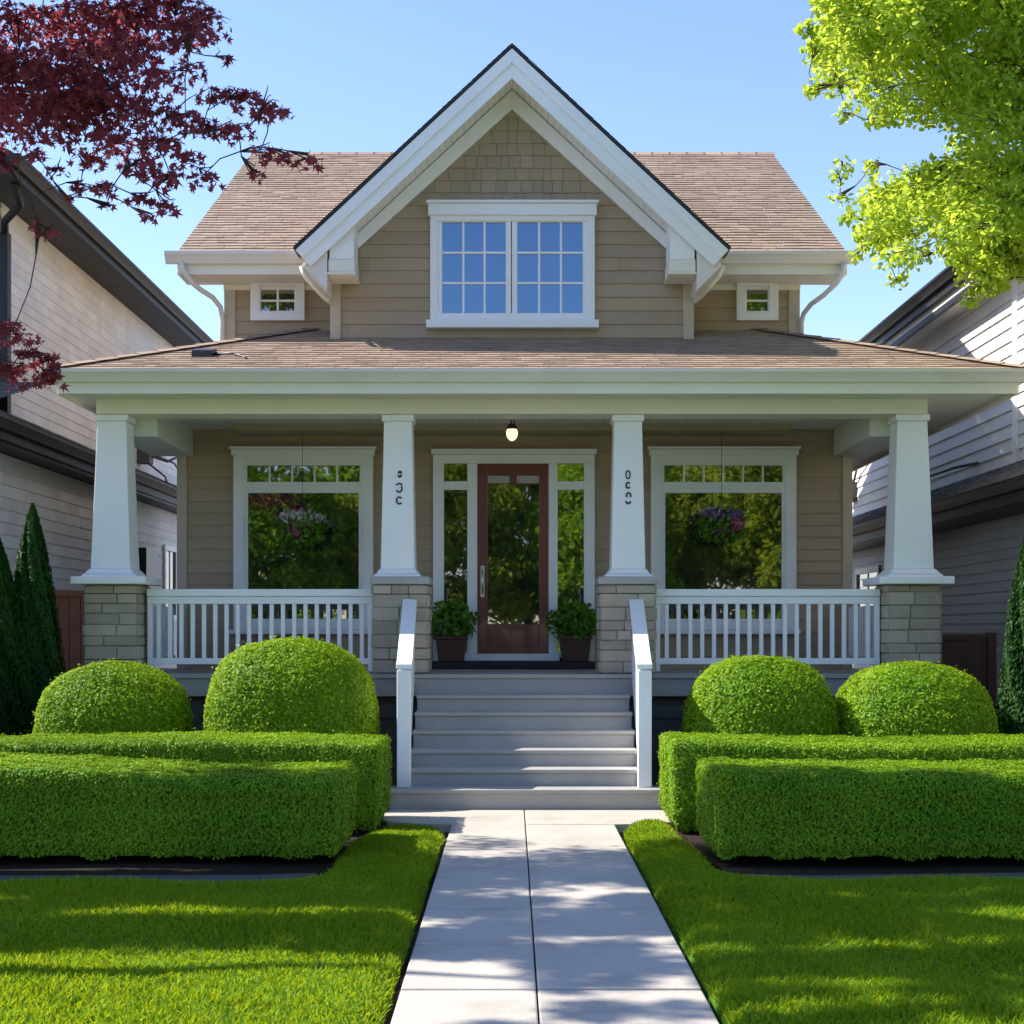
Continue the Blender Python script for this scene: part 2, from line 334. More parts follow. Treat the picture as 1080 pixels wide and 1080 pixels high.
LAWN_L = [(-9.5, .15), (-.50, .15), (-.50, 11.05), (-.53, 11.3), (-.62, 11.45), (-.78, 11.53), (-.98, 11.55), (-1.13, 10.4), (-1.16, 9.10), (-1.35, 8.96), (-3, 8.88), (-9.5, 8.86)]
LAWN_R = [(.83, .15), (9.5, .15), (9.5, 9.22), (4.5, 9.15), (2.6, 8.96), (1.75, 8.90), (1.40, 8.98), (1.30, 9.2), (1.24, 11.0), (1.20, 11.62), (1.0, 11.6), (.90, 11.5), (.84, 11.3), (.83, 11.0)]
def seg_dist(P, poly):
    d = np.full(len(P), 1e9)
    for i in range(len(poly)):
        a = np.array(poly[i]); c = np.array(poly[(i+1) % len(poly)])-a; t = np.clip(((P-a)@c)/(c@c), 0, 1)
        d = np.minimum(d, np.linalg.norm(P-(a+t[:, None]*c), axis=1))
    return d
def inside(P, poly):
    r = np.zeros(len(P), bool)
    for i in range(len(poly)):
        x0, y0 = poly[i]; x1, y1 = poly[(i+1) % len(poly)]
        if y0 == y1: continue
        r ^= ((y0 > P[:, 1]) != (y1 > P[:, 1])) & (P[:, 0] < (x1-x0)*(P[:, 1]-y0)/(y1-y0)+x0)
    return r
def lawn_h(P, poly):
    d = seg_dist(P, poly); e = np.sqrt(np.clip(1-(1-np.clip(d/.14, 0, 1))**2, 0, 1))
    x, y = P[:, 0], P[:, 1]
    return -.01+.065*e+.012*np.sin(x*1.3+y*2.1)+.010*np.sin(y*4.3+x*.6+1)+.006*np.sin(x*5+y*3)
def lawn(poly, name):
    # grid clipped softly to the outline
    st = .07; xs = np.arange(-9.6, 9.6, st); ysn = np.arange(.1, 11.8, st)
    g = np.array([(x, y) for y in ysn for x in xs]); ins = inside(g, poly); hh = lawn_h(g, poly); hh[~ins] = -.05
    idx = np.arange(len(g)).reshape(len(ysn), len(xs)); ii = ins.reshape(idx.shape)
    any4 = ii[:-1, :-1] | ii[1:, :-1] | ii[:-1, 1:] | ii[1:, 1:]
    # snap the outside verts of border cells onto the outline
    P = g.copy()
    border = np.where(~ins & (seg_dist(g, poly) < st*1.5))[0]
    for q in border:
        best = None; p = g[q]
        for i in range(len(poly)):
            a = np.array(poly[i]); c = np.array(poly[(i+1) % len(poly)])-a; t = np.clip(((p-a)@c)/(c@c), 0, 1); r = a+t*c
            dd = np.hypot(*(p-r))
            if best is None or dd < best[0]: best = (dd, r)
        P[q] = best[1]
    fs = [[idx[i, j], idx[i, j+1], idx[i+1, j+1], idx[i+1, j]] for i, j in zip(*np.where(any4))]
    me = bpy.data.meshes.new(name); me.from_pydata([(p[0], p[1], h) for p, h in zip(P, hh)], [], [[int(k) for k in f] for f in fs])
    bm = bmesh.new(); bm.from_mesh(me); bmesh.ops.delete(bm, geom=[v for v in bm.verts if not v.link_faces], context='VERTS'); bm.to_mesh(me); bm.free()
    me.polygons.foreach_set('use_smooth', [True]*len(me.polygons)); me.materials.append(M['turf'])
    o = bpy.data.objects.new(name, me); COL.objects.link(o); tag(o, kind='structure')
def blades(poly, n, label):
    y = np.sqrt(RNG.uniform(4.9**2, 11.7**2, n)); xlim = .36*y+.55; x = RNG.uniform(-1, 1, n)*xlim
    P = np.stack([x, y], 1); P = P[inside(P, poly)]; dd = seg_dist(P, poly); k = (dd > .004); P = P[k]; h0 = lawn_h(P, poly); n = len(P)
    base = np.stack([P[:, 0], P[:, 1], h0-.004], 1)
    L = RNG.uniform(.022, .045, n)*(1+.25*np.sin(P[:, 0]*2.2+P[:, 1]*3)); W = RNG.uniform(.0022, .0045, n)*(.7+P[:, 1]/12)
    a = RNG.uniform(0, 6.283, n); s = np.stack([np.cos(a), np.sin(a), 0*a], 1); ln = RNG.normal(0, .45, (n, 3)); ln[:, 2] = 1; ln = norm(ln)
    mid = base+ln*(L*.55)[:, None]; tip = base+ln*L[:, None]+np.stack([ln[:, 0], ln[:, 1], 0*a], 1)*(L*.5)[:, None]
    V = np.stack([base-s*W[:, None], base+s*W[:, None], mid+s*(W*.8)[:, None], tip, mid-s*(W*.8)[:, None]], 1).reshape(-1, 3)
    o = quadmesh('lawn_grass', V, 5, 'grass'); tag(o, label, 'grass', kind='stuff')
lawn(LAWN_L, 'lawn'); lawn(LAWN_R, 'lawn')
blades(LAWN_L, 330000, 'short mown grass of the lawn left of the concrete path')
blades(LAWN_R, 330000, 'short mown grass of the lawn right of the concrete path')

# ================================================================== MAIN HOUSE
HOUSE = empty('craftsman_house', (0, 14.3, 0), 'two storey tan craftsman house with a white front gable and a deep columned porch', 'house')
HM = Matrix.Translation((0, -14.3, 0))
def hp(o):  # parent to the house keeping world placement
    o.parent = HOUSE; o.matrix_parent_inverse = HM; return o
ZF, ZC = 1.12, 3.77          # porch floor, porch ceiling
YW = 16.6                    # lower wall
YG, YR = 15.6, 16.1          # gable wall, recessed upper wall
WX0, WX1 = -3.66, 3.72
# walls
b = MB(); b.box(WX0+.02, WX1-.02, YW+.02, 23.9, -.1, ZC+.1); b.box(-3.0, 3.0, YR+.02, 23.88, 3.7, 5.42); b.box(-1.81, 1.81, YG+.02, 16.5, 4.3, 5.30)
b.prism([(-1.81, 5.32), (1.81, 5.32), (0, 6.99)], YG+.02, 18.6, 'y')
b.prism([(15.9, 5.42), (24.1, 5.42), (20, 7.66)], -2.99, 2.99, 'x')
hp(b.build('wall_core', 'siding'))
def hole_courses(b, x0, x1, z0, z1, y, ex, lift, tab=None, jit=0):
    b.courses((x0, y, z0), (x1, y, z0), (x1, y, z1), (x0, y, z1), ex, lift, tab, jit)
b = MB(); hole_courses(b, WX0, WX1, ZF, ZC, YW, .13, .0155)
b.courses((WX0, 23.9, 0), (WX0, YW, 0), (WX0, YW, ZC), (WX0, 23.9, ZC), .13, .014)
b.courses((WX1, YW, 0), (WX1, 23.9, 0), (WX1, 23.9, ZC), (WX1, YW, ZC), .13, .014)
hp(b.build('wall', 'siding', label='tan lap siding of the porch wall'))
for s in (-1, 1):
    b = MB(); x0, x1 = sorted((s*3.02, s*1.80)); hole_courses(b, x0, x1, 4.3, 5.30, YR, .136, .014)
    if s < 0: b.courses((-3.02, 23.9, 4.2), (-3.02, YR, 4.2), (-3.02, YR, 5.4), (-3.02, 23.9, 5.4), .136, .014)
    else: b.courses((3.02, YR, 4.2), (3.02, 23.9, 4.2), (3.02, 23.9, 5.4), (3.02, YR, 5.4), .136, .014)
    hp(b.build('upper_wall', 'siding', label='recessed tan upper wall beside the gable'))
b = MB(); hole_courses(b, -1.83, 1.83, 4.45, 5.30, YG, .136, .014, (2.2, 3.8))
b.courses((-1.83, YG+.5, 4.4), (-1.83, YG, 4.4), (-1.83, YG, 5.3), (-1.83, YG+.5, 5.3), .136, .014)
b.courses((1.83, YG, 4.4), (1.83, YG+.5, 4.4), (1.83, YG+.5, 5.3), (1.83, YG, 5.3), .136, .014)
hw = lambda z: 1.83*(7.01-z)/1.715; zs_ = 5.975
b.courses((-1.83, YG, 5.295), (1.83, YG, 5.295), (hw(zs_), YG, zs_), (-hw(zs_), YG, zs_), .136, .014, (2.2, 3.8))
b.courses((-hw(zs_), YG, zs_), (hw(zs_), YG, zs_), (0.01, YG, 7.01), (-.01, YG, 7.01), .130, .014, (.08, .20), .0026)
hp(b.build('gable_wall', 'shingle_wall', label='tan shingled gable wall over the porch roof'))
# corner boards
def one(name, m, *bx, bev=.005, label=None): return hp(MB().box(*bx).build(name, m, bev=bev, label=label))
for s in (-1, 1):
    one('corner_board', 'trimtan', s*1.83-.055+s*.01, s*1.83+.055+s*.01, YG-.03, YG+.05, 4.3, 5.26); one('corner_board', 'trimtan', s*3.02-.06+s*.015, s*3.02+.06+s*.015, YR-.03, YR+.10, 4.1, 5.26)
for x in (WX0, WX1): one('corner_board', 'trimtan', x-.055, x+.055, YW-.03, YW+.08, ZF, ZC)

# ---- windows (local frame: x right, z up, faces -y)
def window(x0, x1, z0, z1, y, parts, casing='white', cas=.10, head=.0, sill=.0, label=None, ancestor=None, M4=None, glass='glass', headw=.02, dep=.045):
    """casing rect outer = x0..x1,z0..z1; parts = sashes: (x0,x1,z0,z1,cols,rows,framewidth)"""
    def ring(b, a0, a1, c0, c1, wd, ya, yb):
        b.box(a0, a0+wd, ya, yb, c0, c1); b.box(a1-wd, a1, ya, yb, c0, c1); b.box(a0+wd, a1-wd, ya, yb, c0, c0+wd); b.box(a0+wd, a1-wd, ya, yb, c1-wd, c1)
    b = MB(); ring(b, x0, x1, z0, z1, cas, y-dep, y+.01)
    w0 = b.build('window', casing, bev=.004, label=label)
    if ancestor: w0.parent = ancestor; w0.matrix_parent_inverse = M4
    else: hp(w0)
    kids = []
    if head:
        b = MB(); b.box(x0-headw, x1+headw, y-dep-.03, y+.01, z1-head*.2, z1+head); b.box(x0-headw-.02, x1+headw+.02, y-dep-.055, y+.01, z1+head+.002, z1+head+.03); kids.append(b.build('head_trim', casing, bev=.004))
    if sill:
        b = MB(); b.box(x0-.04, x1+.04, y-dep-.05, y+.01, z0-sill, z0-.002); kids.append(b.build('sill', casing, bev=.006))
    for (a0, a1, c0, c1, nc, nr, fw) in parts:
        b = MB(); ring(b, a0, a1, c0, c1, fw, y-.03, y+.01); kids.append(b.build('sash', casing, bev=.003))
        b = MB(); g0, g1, h0, h1 = a0+fw, a1-fw, c0+fw, c1-fw
        b.add([(g0, y-.008, h0), (g1, y-.008, h0), (g1, y-.008, h1), (g0, y-.008, h1)], [[0, 1, 2, 3]]); kids.append(b.build('glass_pane', glass))
        if nc > 1 or nr > 1:
            for i in range(1, nc): x = g0+(g1-g0)*i/nc; kids.append(MB().box(x-.011, x+.011, y-.024, y-.006, h0, h1).build('glazing_bar', casing))
            for i in range(1, nr): z = h0+(h1-h0)*i/nr; kids.append(MB().box(g0, g1, y-.0225, y-.007, z-.011, z+.011).build('glazing_bar', casing))
    for u, v in zip(parts[:-1], parts[1:]):
        if abs(u[0]-v[0]) < .01: kids.append(MB().box(u[0], u[1], y-.036, y+.008, v[3], u[2]).build('transom_rail', casing, bev=.003))
    for k in kids:
        k.parent = w0
    return w0
# gable window  (py->z at s=101.1)
Z = lambda py, s=101.1: EYE+(665-py)/s
X = lambda px, s=101.1: (px-540)/s
YGW, YRW = YG-.018, YR-.018
# gap-filling mullion comes from the neighbouring sash frames
window(X(454), X(627), Z(339), Z(227), YGW, [(X(461), X(539), Z(337), Z(230), 3, 3, .055), (X(540), X(620), Z(337), Z(230), 3, 3, .055)], cas=.075, head=.10, sill=.085, glass='glass_skytint', label='wide white double window with nine panes a side')
S2 = 1577/YR
window(X(265, S2), X(322, S2), Z(339, S2), Z(293, S2), YRW, [(X(273, S2), X(314, S2), Z(333, S2), Z(303, S2), 2, 2, .03)], cas=.10, head=0, sill=.0, label='small four paned window left of the gable', casing='white')
window(X(776, S2), X(820, S2), Z(339, S2), Z(293, S2), YRW, [(X(784, S2), X(812, S2), Z(333, S2), Z(303, S2), 1, 2, .03)], cas=.10, label='small window right of the gable')
S3 = 95.0
for (a, c, nt_, lab) in ((247, 394, 5, 'large left porch window with five pane transom'), (686, 839, 6, 'large right porch window with six pane transom')):
    x0, x1 = X(a, S3), X(c, S3)
    window(x0, x1, Z(664, S3), Z(480, S3), YW-.016, [(x0+.115, x1-.115, Z(512, S3), Z(485, S3)-.0, nt_, 1, .035), (x0+.115, x1-.115, Z(661, S3), Z(516, S3), 1, 1, .045)], cas=.12, head=.055, sill=.05, label=lab)
# door unit
dx0, dx1 = X(457, S3), X(627, S3)
b = MB(); zt = Z(480, S3); zb = 1.20
for a, c in ((dx0, dx0+.12), (dx1-.12, dx1), (X(493, S3), X(503.5, S3)), (X(578.5, S3), X(588, S3))): b.box(a, c, YW-.06, YW, zb, zt-.1)
b.box(dx0, dx1, YW-.065, YW, zt-.10, zt+.0); b.box(dx0-.02, dx1+.02, YW-.10, YW, zt+.002, zt+.06)
fr = hp(b.build('door_frame', 'white', bev=.005))
b = MB(); b.box(X(488, S3), X(590, S3), YW-.16, YW-.002, 1.205, 1.285); hp(b.build('door_sill', 'white', bev=.008))
for a, c in ((dx0+.12, X(493, S3)), (X(588, S3), dx1-.12)):
    sl_ = hp(MB().box(a, c, YW-.045, YW, Z(517, S3), Z(508, S3)).build('sidelight', 'white', bev=.004))
    for z0, z1 in ((1.24, 1.30), (Z(488, S3), zt-.10)): g = MB().box(a, c, YW-.045, YW, z0, z1).build('sidelight_rail', 'white', bev=.004); g.parent = sl_
    b = MB()
    for z0, z1 in ((1.30, Z(517, S3)), (Z(508, S3), Z(488, S3))): b = MB(); b.add([(a, YW-.022, z0), (c, YW-.022, z0), (c, YW-.022, z1), (a, YW-.022, z1)], [[0, 1, 2, 3]]); g = b.build('glass_pane', 'glass'); g.parent = sl_
# door leaf
D0, D1, DZ0, DZ1 = X(504, S3), X(578, S3), 1.29, Z(490, S3)
gx0, gx1, gz0, gz1 = X(514.5, S3), X(568.5, S3), Z(658, S3), Z(511, S3)
b = MB(); ya, yb = YW-.052, YW-.004
b.box(D0, gx0, ya, yb, DZ0, DZ1); b.box(gx1, D1, ya, yb, DZ0, DZ1); b.box(gx0, gx1, ya, yb, DZ0, gz0); b.box(gx0, gx1, ya, yb, Z(502, S3), DZ1)
b.box(X(537.5, S3), X(545, S3), ya, yb, gz1, Z(502, S3)); b.box(gx0, gx1, ya+.012, yb, gz1, gz1+.012)
b.box(gx0+.02, gx1-.02, ya-.008, ya+.01, DZ0+.08, gz0-.06)
dr = hp(b.build('front_door', 'door', bev=.004, label='red brown front door with a tall glass panel'))
b = MB(); b.add([(gx0, YW-.02, gz0), (gx1, YW-.02, gz0), (gx1, YW-.02, gz1), (gx0, YW-.02, gz1)], [[0, 1, 2, 3]]); g = b.build('glass_pane', 'glass'); g.parent = dr
b = MB(); b.box(gx0, X(537.5, S3), YW-.03, YW-.02, gz1+.012, Z(502, S3)); b.box(X(545, S3), gx1, YW-.03, YW-.02, gz1+.012, Z(502, S3)); g = b.build('frosted_light', 'glasslight'); g.parent = dr
b = MB(); hx = X(509, S3); b.box(hx-.022, hx+.022, ya-.008, ya+.002, Z(630, S3), Z(597, S3)); b.tube([(hx, ya-.005, Z(601, S3)), (hx, ya-.05, Z(603, S3)), (hx, ya-.055, Z(613, S3)), (hx, ya-.05, Z(624, S3)), (hx, ya-.005, Z(626, S3))], .009)
g = b.build('handle', 'chrome'); g.parent = dr
b = MB(); b.box(X(457, S3), X(626, S3), YW-.42, YW-.004, ZF+.003, 1.20); hp(b.build('door_step', 'blackmat', bev=.01, label='black step below the front door'))

# ---- porch floor, fascia, skirt
FX0, FX1 = -4.16, 4.16
b = MB()
n_ = 20
for i in range(n_):
    yy = 14.28+(YW-14.28)*i/n_; b.box(FX0, FX1, yy+.001, yy+(YW-14.28)/n_-.003, ZF-.035, ZF)
hp(b.build('porch_floor', 'deck'))
b = MB(); b.box(FX0+.02, FX1-.02, 14.31, 14.36, ZF-.21, ZF-.037); hp(b.build('porch_fascia', 'deck', bev=.004))
b = MB(); b.box(FX0+.05, FX1-.05, 14.44, 14.5, -.05, ZF-.04); b.box(FX0+.05, FX1-.05, 14.415, 14.45, ZF-.42, ZF-.30)
for i in range(9):
    xx = FX0+.05+i*1.02; b.box(xx, xx+.09, 14.41, 14.45, -.05, ZF-.04)
for x in (FX0+.05, FX1-.11): b.box(x, x+.06, 14.5, 16.6, -.05, ZF-.04)
hp(b.build('porch_skirt', 'skirt'))

# ---- steps
LV = [(.20, 12.60, -1.04, 1.26), (.345, 12.87, -.89, 1.10), (.49, 13.15, -.89, 1.10), (.64, 13.43, -.89, 1.10), (.79, 13.71, -.89, 1.10), (.935, 14.0, -.89, 1.10)]
ST = hp(MB().box(-.87, 1.08, 12.9, 14.30, -.03, .19).build('front_steps', 'deck', label='grey painted front steps'))
for i, (z, y, x0, x1) in enumerate(LV):
    b = MB(); zb = -.04 if i == 0 else LV[i-1][0]-.05
    b.box(x0, x1, y+.012, y+.06, zb, z-.034); b.box(x0-.005, x1+.005, y-.012, (LV[i+1][1]+.05 if i < 5 else 14.3), z-.034, z)
    g = b.build('step', 'deck', bev=.006); g.parent = ST
    if i == 0: g.data.materials[0] = M['deck']

# ---- stair rails: solid sloping half walls with posts
def stair_rail(xa, xb, sgn):
    # front post at xa..; top end slightly outward
    def P(t, off): return (xa+(xb-xa)*t+off, 12.86+(14.42-12.86)*t)
    b = MB(); wd = .045
    zt = lambda t: 1.22+.58*(t**1.05); zn = lambda t: .30+.80*t
    n = 10; L = []; 
    for i in range(n+1):
        t = i/n; xl, y = P(t, -wd); xr, _ = P(t, wd); L.append(((xl, y, zn(t)), (xr, y, zn(t)), (xr, y, zt(t)), (xl, y, zt(t))))
    vs = [p for q in L for p in q]; fs = [[3, 2, 1, 0][::-1], [n*4+k for k in (3, 2, 1, 0)]]
    for i in range(n):
        a = i*4
        for k in range(4): fs.append([a+k, a+4+k, a+4+(k+1) % 4, a+(k+1) % 4])
    b.add(vs, fs); r = hp(b.build('stair_railing', 'white', label='white solid stair railing %s the steps' % ('left of' if sgn < 0 else 'right of')))
    b = MB(); vs = []
    for i in range(n+1):
        t = -.06+i/n*1.06; xl, y = P(t, -.068); xr, _ = P(t, .068); t2 = max(0, t); z = zt(t2)+.002+(t if t < 0 else 0)*.2; vs += [(xl, y, z), (xr, y, z), (xr, y, z+.045), (xl, y, z+.045)]
    fs = [[0, 1, 2, 3], [n*4+k for k in (3, 2, 1, 0)]]
    for i in range(n):
        a = i*4
        for k in range(4): fs.append([a+k, a+4+k, a+4+(k+1) % 4, a+(k+1) % 4])
    b.add(vs, fs); g = b.build('rail_cap', 'white', bev=.006); g.parent = r; g.matrix_parent_inverse = HM; g.parent = r
    g.matrix_parent_inverse = Matrix.Identity(4)
    b = MB(); b.box(xa-.058, xa+.058, 12.76, 12.88, .20, 1.20); g = b.build('post', 'white', bev=.006); g.parent = r
stair_rail(-.925, -.985, -1); stair_rail(1.135, 1.20, 1)

# ---- columns
def stroke(b, pts, y, r=.0075):
    b.tube([(x, y, z) for x, z in pts], r, 6)
def arc(cx, cz, rx, rz, a0, a1, n=12): return [(cx+rx*math.cos(math.radians(a0+(a1-a0)*i/n)), cz+rz*math.sin(math.radians(a0+(a1-a0)*i/n))) for i in range(n+1)]
def column(cx, w0, w1, capw, stw, cs, lab, glyph=None):
    y0 = 14.42; cy = y0+stw/2; zs = 1.985
    b = MB(); b.box(cs-stw/2, cs+stw/2, y0, y0+stw, ZF-.0, zs-.002)
    if abs(cx) > 3: b.box(cs-stw/2+.02, cs+stw/2-.02, y0+.02, y0+stw-.02, -.05, ZF-.002)
    st = hp(b.build('porch_column', 'stone', bev=.012, label=lab))
    # individual stones standing slightly proud
    b = MB(); z = ZF+.01; k = 0
    while z < zs-.03:
        h = random.choice((.095, .11, .13)); h = min(h, zs-.008-z)
        if zs-.008-(z+h) < .06: h = zs-.008-z
        for face in range(4):
            x = 0
            while x < stw-.02:
                wdt = min(random.uniform(.14, .36), stw-x); 
                if stw-(x+wdt) < .09: wdt = stw-x
                pr = random.uniform(.008, .022); a, c = x+.004, x+wdt-.004
                if face == 0: b.box(cs-stw/2+a, cs-stw/2+c, y0-pr, y0+.01, z+.004, z+h-.004)
                elif face == 1: b.box(cs+stw/2-.01, cs+stw/2+pr, y0+a, y0+c, z+.004, z+h-.004)
                elif face == 2: b.box(cs-stw/2-pr, cs-stw/2+.01, y0+a, y0+c, z+.004, z+h-.004)
                else: b.box(cs-stw/2+a, cs-stw/2+c, y0+stw-.01, y0+stw+pr, z+.004, z+h-.004)
                x += wdt
        z += h
    g = b.build('stone_facing', 'ashlar', bev=.008); g.parent = st
    b = MB(); b.box(cs-capw/2, cs+capw/2, y0-(capw-stw)/2, y0+stw+(capw-stw)/2, zs, zs+.075)
    g = b.build('stone_cap', 'stonecap' if abs(cx) < 3 else 'white', bev=.012); g.parent = st
    b = MB(); zc = zs+.077
    b.frustum(cx, cy, zc, zc+.025, w0+.15 if abs(cx) > 3 else w0+.13, w0+.13, w0+.13 if abs(cx) > 3 else w0+.11, w0+.11); b.frustum(cx, cy, zc+.026, zc+.075, w0+.10 if abs(cx) > 3 else w0+.08, w0+.13, w0+.02, w0+.02)
    b.frustum(cx, cy, zc+.076, 3.575, w0, w0, w1, w1); b.box(cx-w1/2-.02, cx+w1/2+.02, cy-w1/2-.02, cy+w1/2+.02, 3.577, 3.638)
    g = b.build('shaft', 'white', bev=.006); g.parent = st
    if glyph:
        for gl in glyph: b = MB(); gl(b); g = b.build('house_number', 'black'); g.parent = st
    return st
M['ashlar'] = mat('cut_stone', (.42, .36, .275), .85, .12, 6, .6, 35, island=.2, fine=.1, spec=.25)
yn = lambda z: 14.42+.26-(.33-(.33-.27)*(z-2.14)/1.44)/2-.003   # front face of a centre shaft at height z
SG = 108.
gp = lambda px, py: ((px-540)/SG, EYE+(665-py)/SG)
def garc(px, py, rx, rz, a0, a1, r):
    def f(b): x, z = gp(px, py); stroke(b, arc(x, z, rx/SG, rz/SG, a0, a1, 16), yn(z), r)
    return f
def gline(pts, r):
    def f(b): q = [gp(*p) for p in pts]; stroke(b, q, yn(q[0][1]), r)
    return f
def both(*fs):
    def f(b):
        for g in fs: g(b)
    return f
gl_left = [both(garc(422.4, 499.6, 1.3, 1.5, -30, 200, .0095), garc(422.2, 502.2, 1.3, 1.5, 160, 390, .0095)), both(gline([(418.3, 512.5), (420, 511.2), (422, 510.6), (424, 511.2), (424.3, 513.5)], .0085), garc(421.6, 516.3, 2.9, 3.4, 40, -160, .0085)), garc(421.8, 528.6, 2.9, 3.6, 40, 320, .0085)]
gl_right = [garc(661.7, 501.5, 2.2, 4.2, 0, 360, .007), garc(661.9, 512.6, 2.1, 2.9, 40, 320, .009), garc(662.3, 523.4, 2.3, 3.0, -30, 215, .0085), garc(662, 528.6, 2.4, 3.2, 190, 345, .010)]
column(-3.89, .38, .28, .72, .50, -3.87, 'outer left porch column on a buff stone base')
column(-1.11, .33, .27, .575, .52, -1.08, 'inner left porch column with black numbers', gl_left)
column(1.13, .33, .27, .575, .52, 1.12, 'inner right porch column with black numbers', gl_right)
column(3.89, .39, .29, .72, .50, 3.88, 'outer right porch column on a buff stone base')

# ---- porch railings
def railing(x0, x1, lab, side):
    y = 14.66; b = MB(); b.box(x0, x1, y-.045, y+.045, 1.875, 1.945); b.box(x0, x1, y-.03, y+.03, 1.80, 1.872)
    b.box(x0, x1, y-.03, y+.03, 1.21, 1.27); b.box(x0+.001, x0+.05, y-.027, y+.027, 1.14, 1.80); b.box(x1-.05, x1-.001, y-.027, y+.027, 1.14, 1.80)
    xs_ = side*3.72 if side > 0 else -3.74
    b.box(xs_-.035, xs_+.035, 14.95, YW-.06, 1.875, 1.945); b.box(xs_-.02, xs_+.02, 14.95, YW-.06, 1.21, 1.27)
    r = hp(b.build('porch_railing', 'white', bev=.004, label=lab))
    n = round((x1-x0)/.113)
    me = None
    def bal(x, y):
        nonlocal me
        if me is None:
            q = MB(); q.box(-.019, .019, -.019, .019, 1.272, 1.798); o = q.build('baluster', 'white'); me = o
        else: o = me.copy(); COL.objects.link(o)
        o.location = (x, y, 0); o.parent = r
    for i in range(1, n): bal(x0+(x1-x0)*i/n, y)
    for i in range(13): bal(xs_, 15.05+i*.115)
railing(-3.57, -1.36, 'white porch railing left of the steps', -1); railing(1.40, 3.60, 'white porch railing right of the steps', 1)

# ---- beams, ceiling, soffit, fascia, gutter, roof of the porch
b = MB(); b.box(-4.03, 4.03, 14.49, 14.87, 3.64, 3.79); hp(b.build('porch_beam', 'cream', bev=.006))
one('porch_beam', 'soffit', -3.98, -3.53, 14.872, YW-.03, 3.47, 3.768, label='side beam above the left porch railing'); one('porch_beam', 'soffit', 3.56, 3.98, 14.872, YW-.03, 3.47, 3.768, label='side beam above the right porch railing')
b = MB(); n_ = 84
for i in range(n_):
    a = -3.72+7.44*i/n_; b.box(a+.003, a+7.44/n_-.003, 14.87, YW, ZC, ZC+.012)
hp(b.build('porch_ceiling', 'soffit'))
b = MB(); EX0, EX1, EY, EZ = -4.29, 4.78, 14.0, 3.98
b.box(EX0+.03, EX1-.03, EY+.03, 24, 3.79, 3.81)
hp(b.build('porch_soffit', 'soffit'))
b = MB(); b.box(EX0+.04, EX1-.04, EY+.015, EY+.05, 3.76, 3.90); b.box(EX0+.015, EX0+.05, EY+.05, 24, 3.76, 3.90); b.box(EX1-.05, EX1-.015, EY+.05, 24, 3.76, 3.90)
hp(b.build('fascia', 'cream', bev=.004))
GP = [(.0, .0), (-.045, .0), (-.06, .03), (-.085, .065), (-.105, .085), (-.105, .115), (.0, .115)]   # ogee gutter profile, outward = -
b = MB(); b.prism([(EY+.012+p, 3.865+q) for p, q in GP], EX0-.06, EX1+.06, 'x')
b.prism([(EX0+.012+p, 3.865+q) for p, q in GP], EY+.02, 24, 'y'); b.prism([(EX1-.012-p, 3.865+q) for p, q in GP], EY+.02, 24, 'y')
hp(b.build('gutter', 'gutter', label='beige gutter along the porch eave'))
RT = EZ+2.2*.375
b = MB(); kw = dict(tab=(.10, .26), jit=.0024, bw=.006, cutj=.006)
b.courses((EX0-.03, EY-.05, EZ), (EX1+.03, EY-.05, EZ), (EX1-2.2, 16.2, RT), (EX0+2.2, 16.2, RT), .108, .011, **kw)
b.courses((EX0-.03, 24, EZ), (EX0-.03, EY-.05, EZ), (EX0+2.2, 16.2, RT), (EX0+2.2, 24, RT), .108, .011, **kw)
b.courses((EX1+.03, EY-.05, EZ), (EX1+.03, 24, EZ), (EX1-2.2, 24, RT), (EX1-2.2, 16.2, RT), .108, .011, **kw)
for (p, q) in (((EX0-.03, EY-.05), (EX0+2.2, 16.2)), ((EX1+.03, EY-.05), (EX1-2.2, 16.2))):
    for i in range(14):
        t = i/14; t2 = (i+1.25)/14; a = Vector((p[0]+(q[0]-p[0])*t, p[1]+(q[1]-p[1])*t, EZ+(RT-EZ)*t)); c = Vector((p[0]+(q[0]-p[0])*t2, p[1]+(q[1]-p[1])*t2, EZ+(RT-EZ)*t2))
        d = (c-a); sd = Vector((d.y, -d.x, 0)).normalized()*.10
        b.add([a+sd+Vector((0, 0, .006)), a+Vector((0, 0, .036)), a-sd+Vector((0, 0, .006)), c+sd, c+Vector((0, 0, .026)), c-sd], [[0, 3, 4, 1], [1, 4, 5, 2]] if sd.x < 0 else [[1, 4, 3, 0], [2, 5, 4, 1]])
hp(b.build('porch_roof', 'roof', label='low brown shingled porch roof'))
# roof vent with its cable on the porch roof
b = MB(); vz = EZ+.375*(14.62-EY); vx = -3.02
b.prism([(14.50, vz-.04), (14.74, vz+.045), (14.74, vz+.11), (14.52, vz+.05)], vx-.09, vx+.11, 'x')
b.tube([(vx+.1, 14.62, vz+.03), (vx+.3, 14.6, vz+.035), (vx+.42, 14.5, vz-.02), (vx+.46, 14.42, vz-.05)], .012)
hp(b.build('roof_vent', 'dark', label='small dark vent on the left of the porch roof'))

